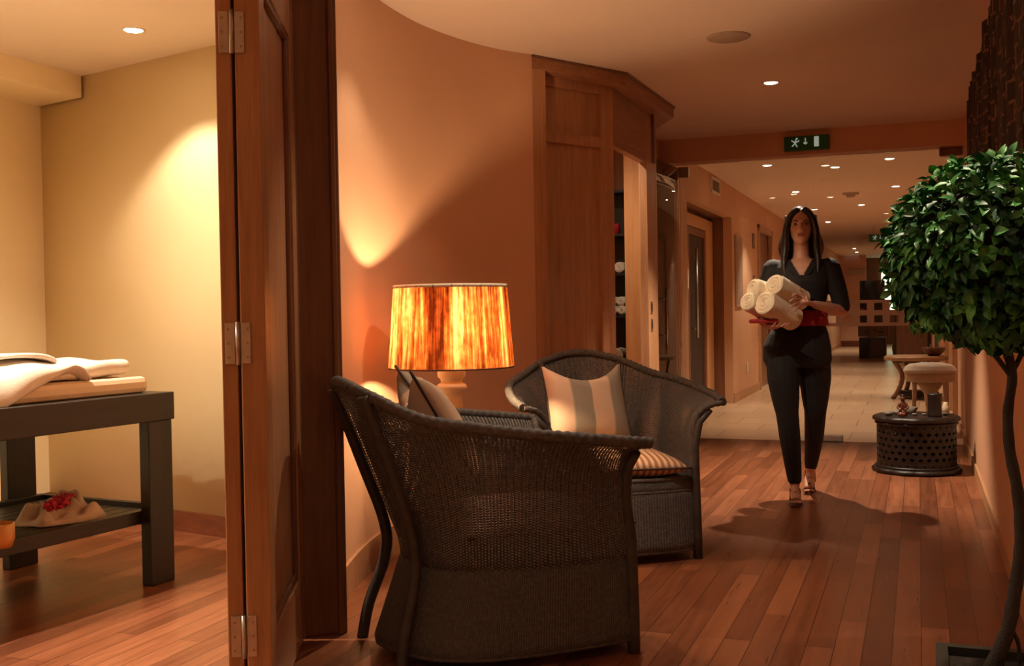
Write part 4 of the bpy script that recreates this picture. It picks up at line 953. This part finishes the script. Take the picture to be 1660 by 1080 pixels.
# clothing
m=MB()
torso(m,[(0,.015,1.395,.070,.058),(0,.014,1.375,.135,.085),(0,.006,1.33,.172,.102),(0,.0,1.25,.162,.116),(0,.0,1.17,.145,.105),(-.005,.0,1.07,.128,.093),(-.012,.0,.985,.148,.104),(-.02,0,.955,.158,.108)])
T_(m,[(.156,.010,1.330),(.198,.0,1.21),(.221,-.012,1.10)],[.064,.053,.049]); T_(m,[(-.156,.010,1.330),(-.202,.0,1.21),(-.227,-.016,1.10)],[.064,.053,.049])
shirt=m.build('shirt','blackc',W); bake(shirt,.006,4)
def cut(o,fn):
    bm=bmesh.new(); bm.from_mesh(o.data); bmesh.ops.delete(bm,geom=[f for f in bm.faces if fn(f.calc_center_median())],context='FACES'); bm.to_mesh(o.data); bm.free()
cut(shirt,lambda p:(p.y<0 and p.z>1.285 and abs(p.x)<.010+(p.z-1.285)*.55) or (p.z>1.388 and abs(p.x)<.062))
m=MB()   # collar
for s in(-1,1): m.add([(s*.012,-.098,1.275),(s*.072,-.040,1.385),(s*.085,.010,1.405),(s*.100,-.062,1.355),(s*.050,-.108,1.295)],[(0,1,3,4),(1,2,3)],False)
m.build('collar','blackc',W,solid=.006)
m=MB()
torso(m,[(-.010,0,1.0,.142,.100),(-.02,0,.95,.168,.115),(-.03,.0,.88,.192,.125),(-.028,0,.80,.195,.122),(-.025,0,.76,.18,.11)])
T_(m,[(-.110,0,.84),(-.105,-.055,.68),(-.088,-.085,.50)],[.100,.093,.066]); T_(m,[(-.088,-.085,.50),(-.072,-.105,.34),(-.050,-.160,.125)],[.066,.060,.040])
T_(m,[(.060,0,.84),(.070,.045,.68),(.070,.045,.50)],[.100,.093,.064]); T_(m,[(.070,.045,.50),(.062,.125,.34),(.042,.222,.150)],[.064,.056,.037])
bake(m.build('trousers','blackc',W),.006,4)
m=MB(); torso(m,[(-.008,0,.995,.150,.110),(-.006,0,1.03,.144,.106),(-.005,0,1.085,.140,.103)]); m.f=m.f[:-2]; m.sm=m.sm[:-2]; m.build('sash','sash',W,solid=.008,offset=1)
# hair: cap with side partings and long straight lengths
m=MB(); m.ell(HC+V((0,.025,.028)),(.084,.092,.092),26,18)
for s in(-1,1):
    for k in range(7):
        a=k/6; x=s*(.052+.030*math.sin(a*2.4)); y0=-.052+.13*a
        m.tube(spline([HC+V((s*.012,y0*.7-.02,.098-.01*a)),HC+V((s*(.055+.012*a),y0,.060)),HC+V((s*(.082),y0+.01,-.02)),HC+V((s*(.086+.004*k%2),y0*.9+.005,-.12)),HC+V((s*(.095-.012*a),y0*.55-.030,-.22)),HC+V((s*(.080-.02*a),y0*.3-.062+.05*a,-.36+.03*a))],4),[.014+.007*math.sin(PI*min(1,i/20)) for i in range(21)],8)
for k in range(9):
    x=(k-4)*.018; m.tube(spline([HC+V((x,.09,.07)),HC+V((x*1.1,.112,-.02)),HC+V((x*1.2,.095,-.16)),HC+V((x*1.3,.115,-.33))],4),.020,8)
hair=m.build('hair','hair',W); bake(hair,.005,2)
cut(hair,lambda p:(p.y<-.035 and abs(p.x)<.050 and HC.z-.12<p.z<HC.z+.060-.9*abs(p.x)) )
# face details
for s in(-1,1):
    m=MB(); m.ell(HC+V((s*.030,-.074,.006)),(.014,.008,.0075)); m.build('eye','eyew',W)
    m=MB(); m.ell(HC+V((s*.030,-.0805,.006)),(.0062,.003,.0066)); m.build('iris','eye',W)
    m=MB(); m.tube([HC+V((s*.014,-.086,.022)),HC+V((s*.030,-.086,.029)),HC+V((s*.046,-.072,.024))],[.0035,.0035,.002],8); m.build('eyebrow','brow',W)
m=MB(); m.ell(HC+V((0,-.0885,-.052)),(.020,.005,.0042)); m.ell(HC+V((0,-.0885,-.0595)),(.017,.005,.005)); m.build('lips','lips',W)
# sandals
for (hx,hy,hz),(tx,ty,tz),nmn in(((-.048,-.140,.010),(-.042,-.345,.006),0),((.038,.270,.062),(.030,.075,.006),1)):
    s_=MB(); a=V((hx,hy,hz));b=V((tx,ty,tz)); c=a.lerp(b,.5); 
    s_.tube([a+V((0,.02,0)),a,c,b.lerp(a,.15),b+V((0,-.012,0))],[.012,.026,.030,.036,.018],14,flat=(1,.22)); 
    o=s_.build('sandal','sandal',W)
    q=MB(); q.tube([b.lerp(a,.22)+V((-.036,0,.0)),b.lerp(a,.27)+V((0,0,.044)),b.lerp(a,.22)+V((.036,0,0))],.006,8,flat=(1.6,.6)); q.tube([a.lerp(b,.15)+V((-.028,0,.0)),a.lerp(b,.02)+V((-.026,-.01,.06)),a.lerp(b,.1)+V((0,-.030,.075)),a.lerp(b,.02)+V((.026,-.01,.06)),a.lerp(b,.15)+V((.028,0,.0))],.005,8); q.build('strap','sandal',o)
# rolled towels in her arms
def wl(x,y,z_): return rootmat(W)@V((x,y,z_))
ax=V((.52,.66,-.34)).normalized(); 
def roll_at(c,axd,R,L_,label):
    q=axd.to_track_quat('X','Z'); w_=rootmat(W)
    o=towel_roll('rolled_towel',label,(0,0,0),(0,0,0),R,L_,'towel',group='rolled towels carried by the woman')
    o.matrix_world=w_@Matrix.Translation(c)@q.to_matrix().to_4x4(); return o
roll_at(V((-.125,-.262,1.085)),ax,.068,.28,'front rolled cream towel at the centre of the bundle in her arms')
roll_at(V((-.075,-.235,1.185)),ax,.060,.27,'topmost rolled cream towel of the bundle, close to her chest')
roll_at(V((-.225,-.225,1.100)),ax,.054,.25,'leftmost rolled cream towel of the bundle in her arms')
roll_at(V((-.175,-.195,1.182)),V((.75,.55,-.25)).normalized(),.060,.25,'rear upper rolled cream towel of the bundle, brightly lit')
m=MB(); m.box((0,0,.011),(.16,.19,.022),bev=.009); o=m.build('folded_napkin','sash'); o.matrix_world=rootmat(W)@Matrix.Translation((-.205,-.24,1.018)); tag(o,'dark red folded cloth held beneath the rolled towels','cloth')
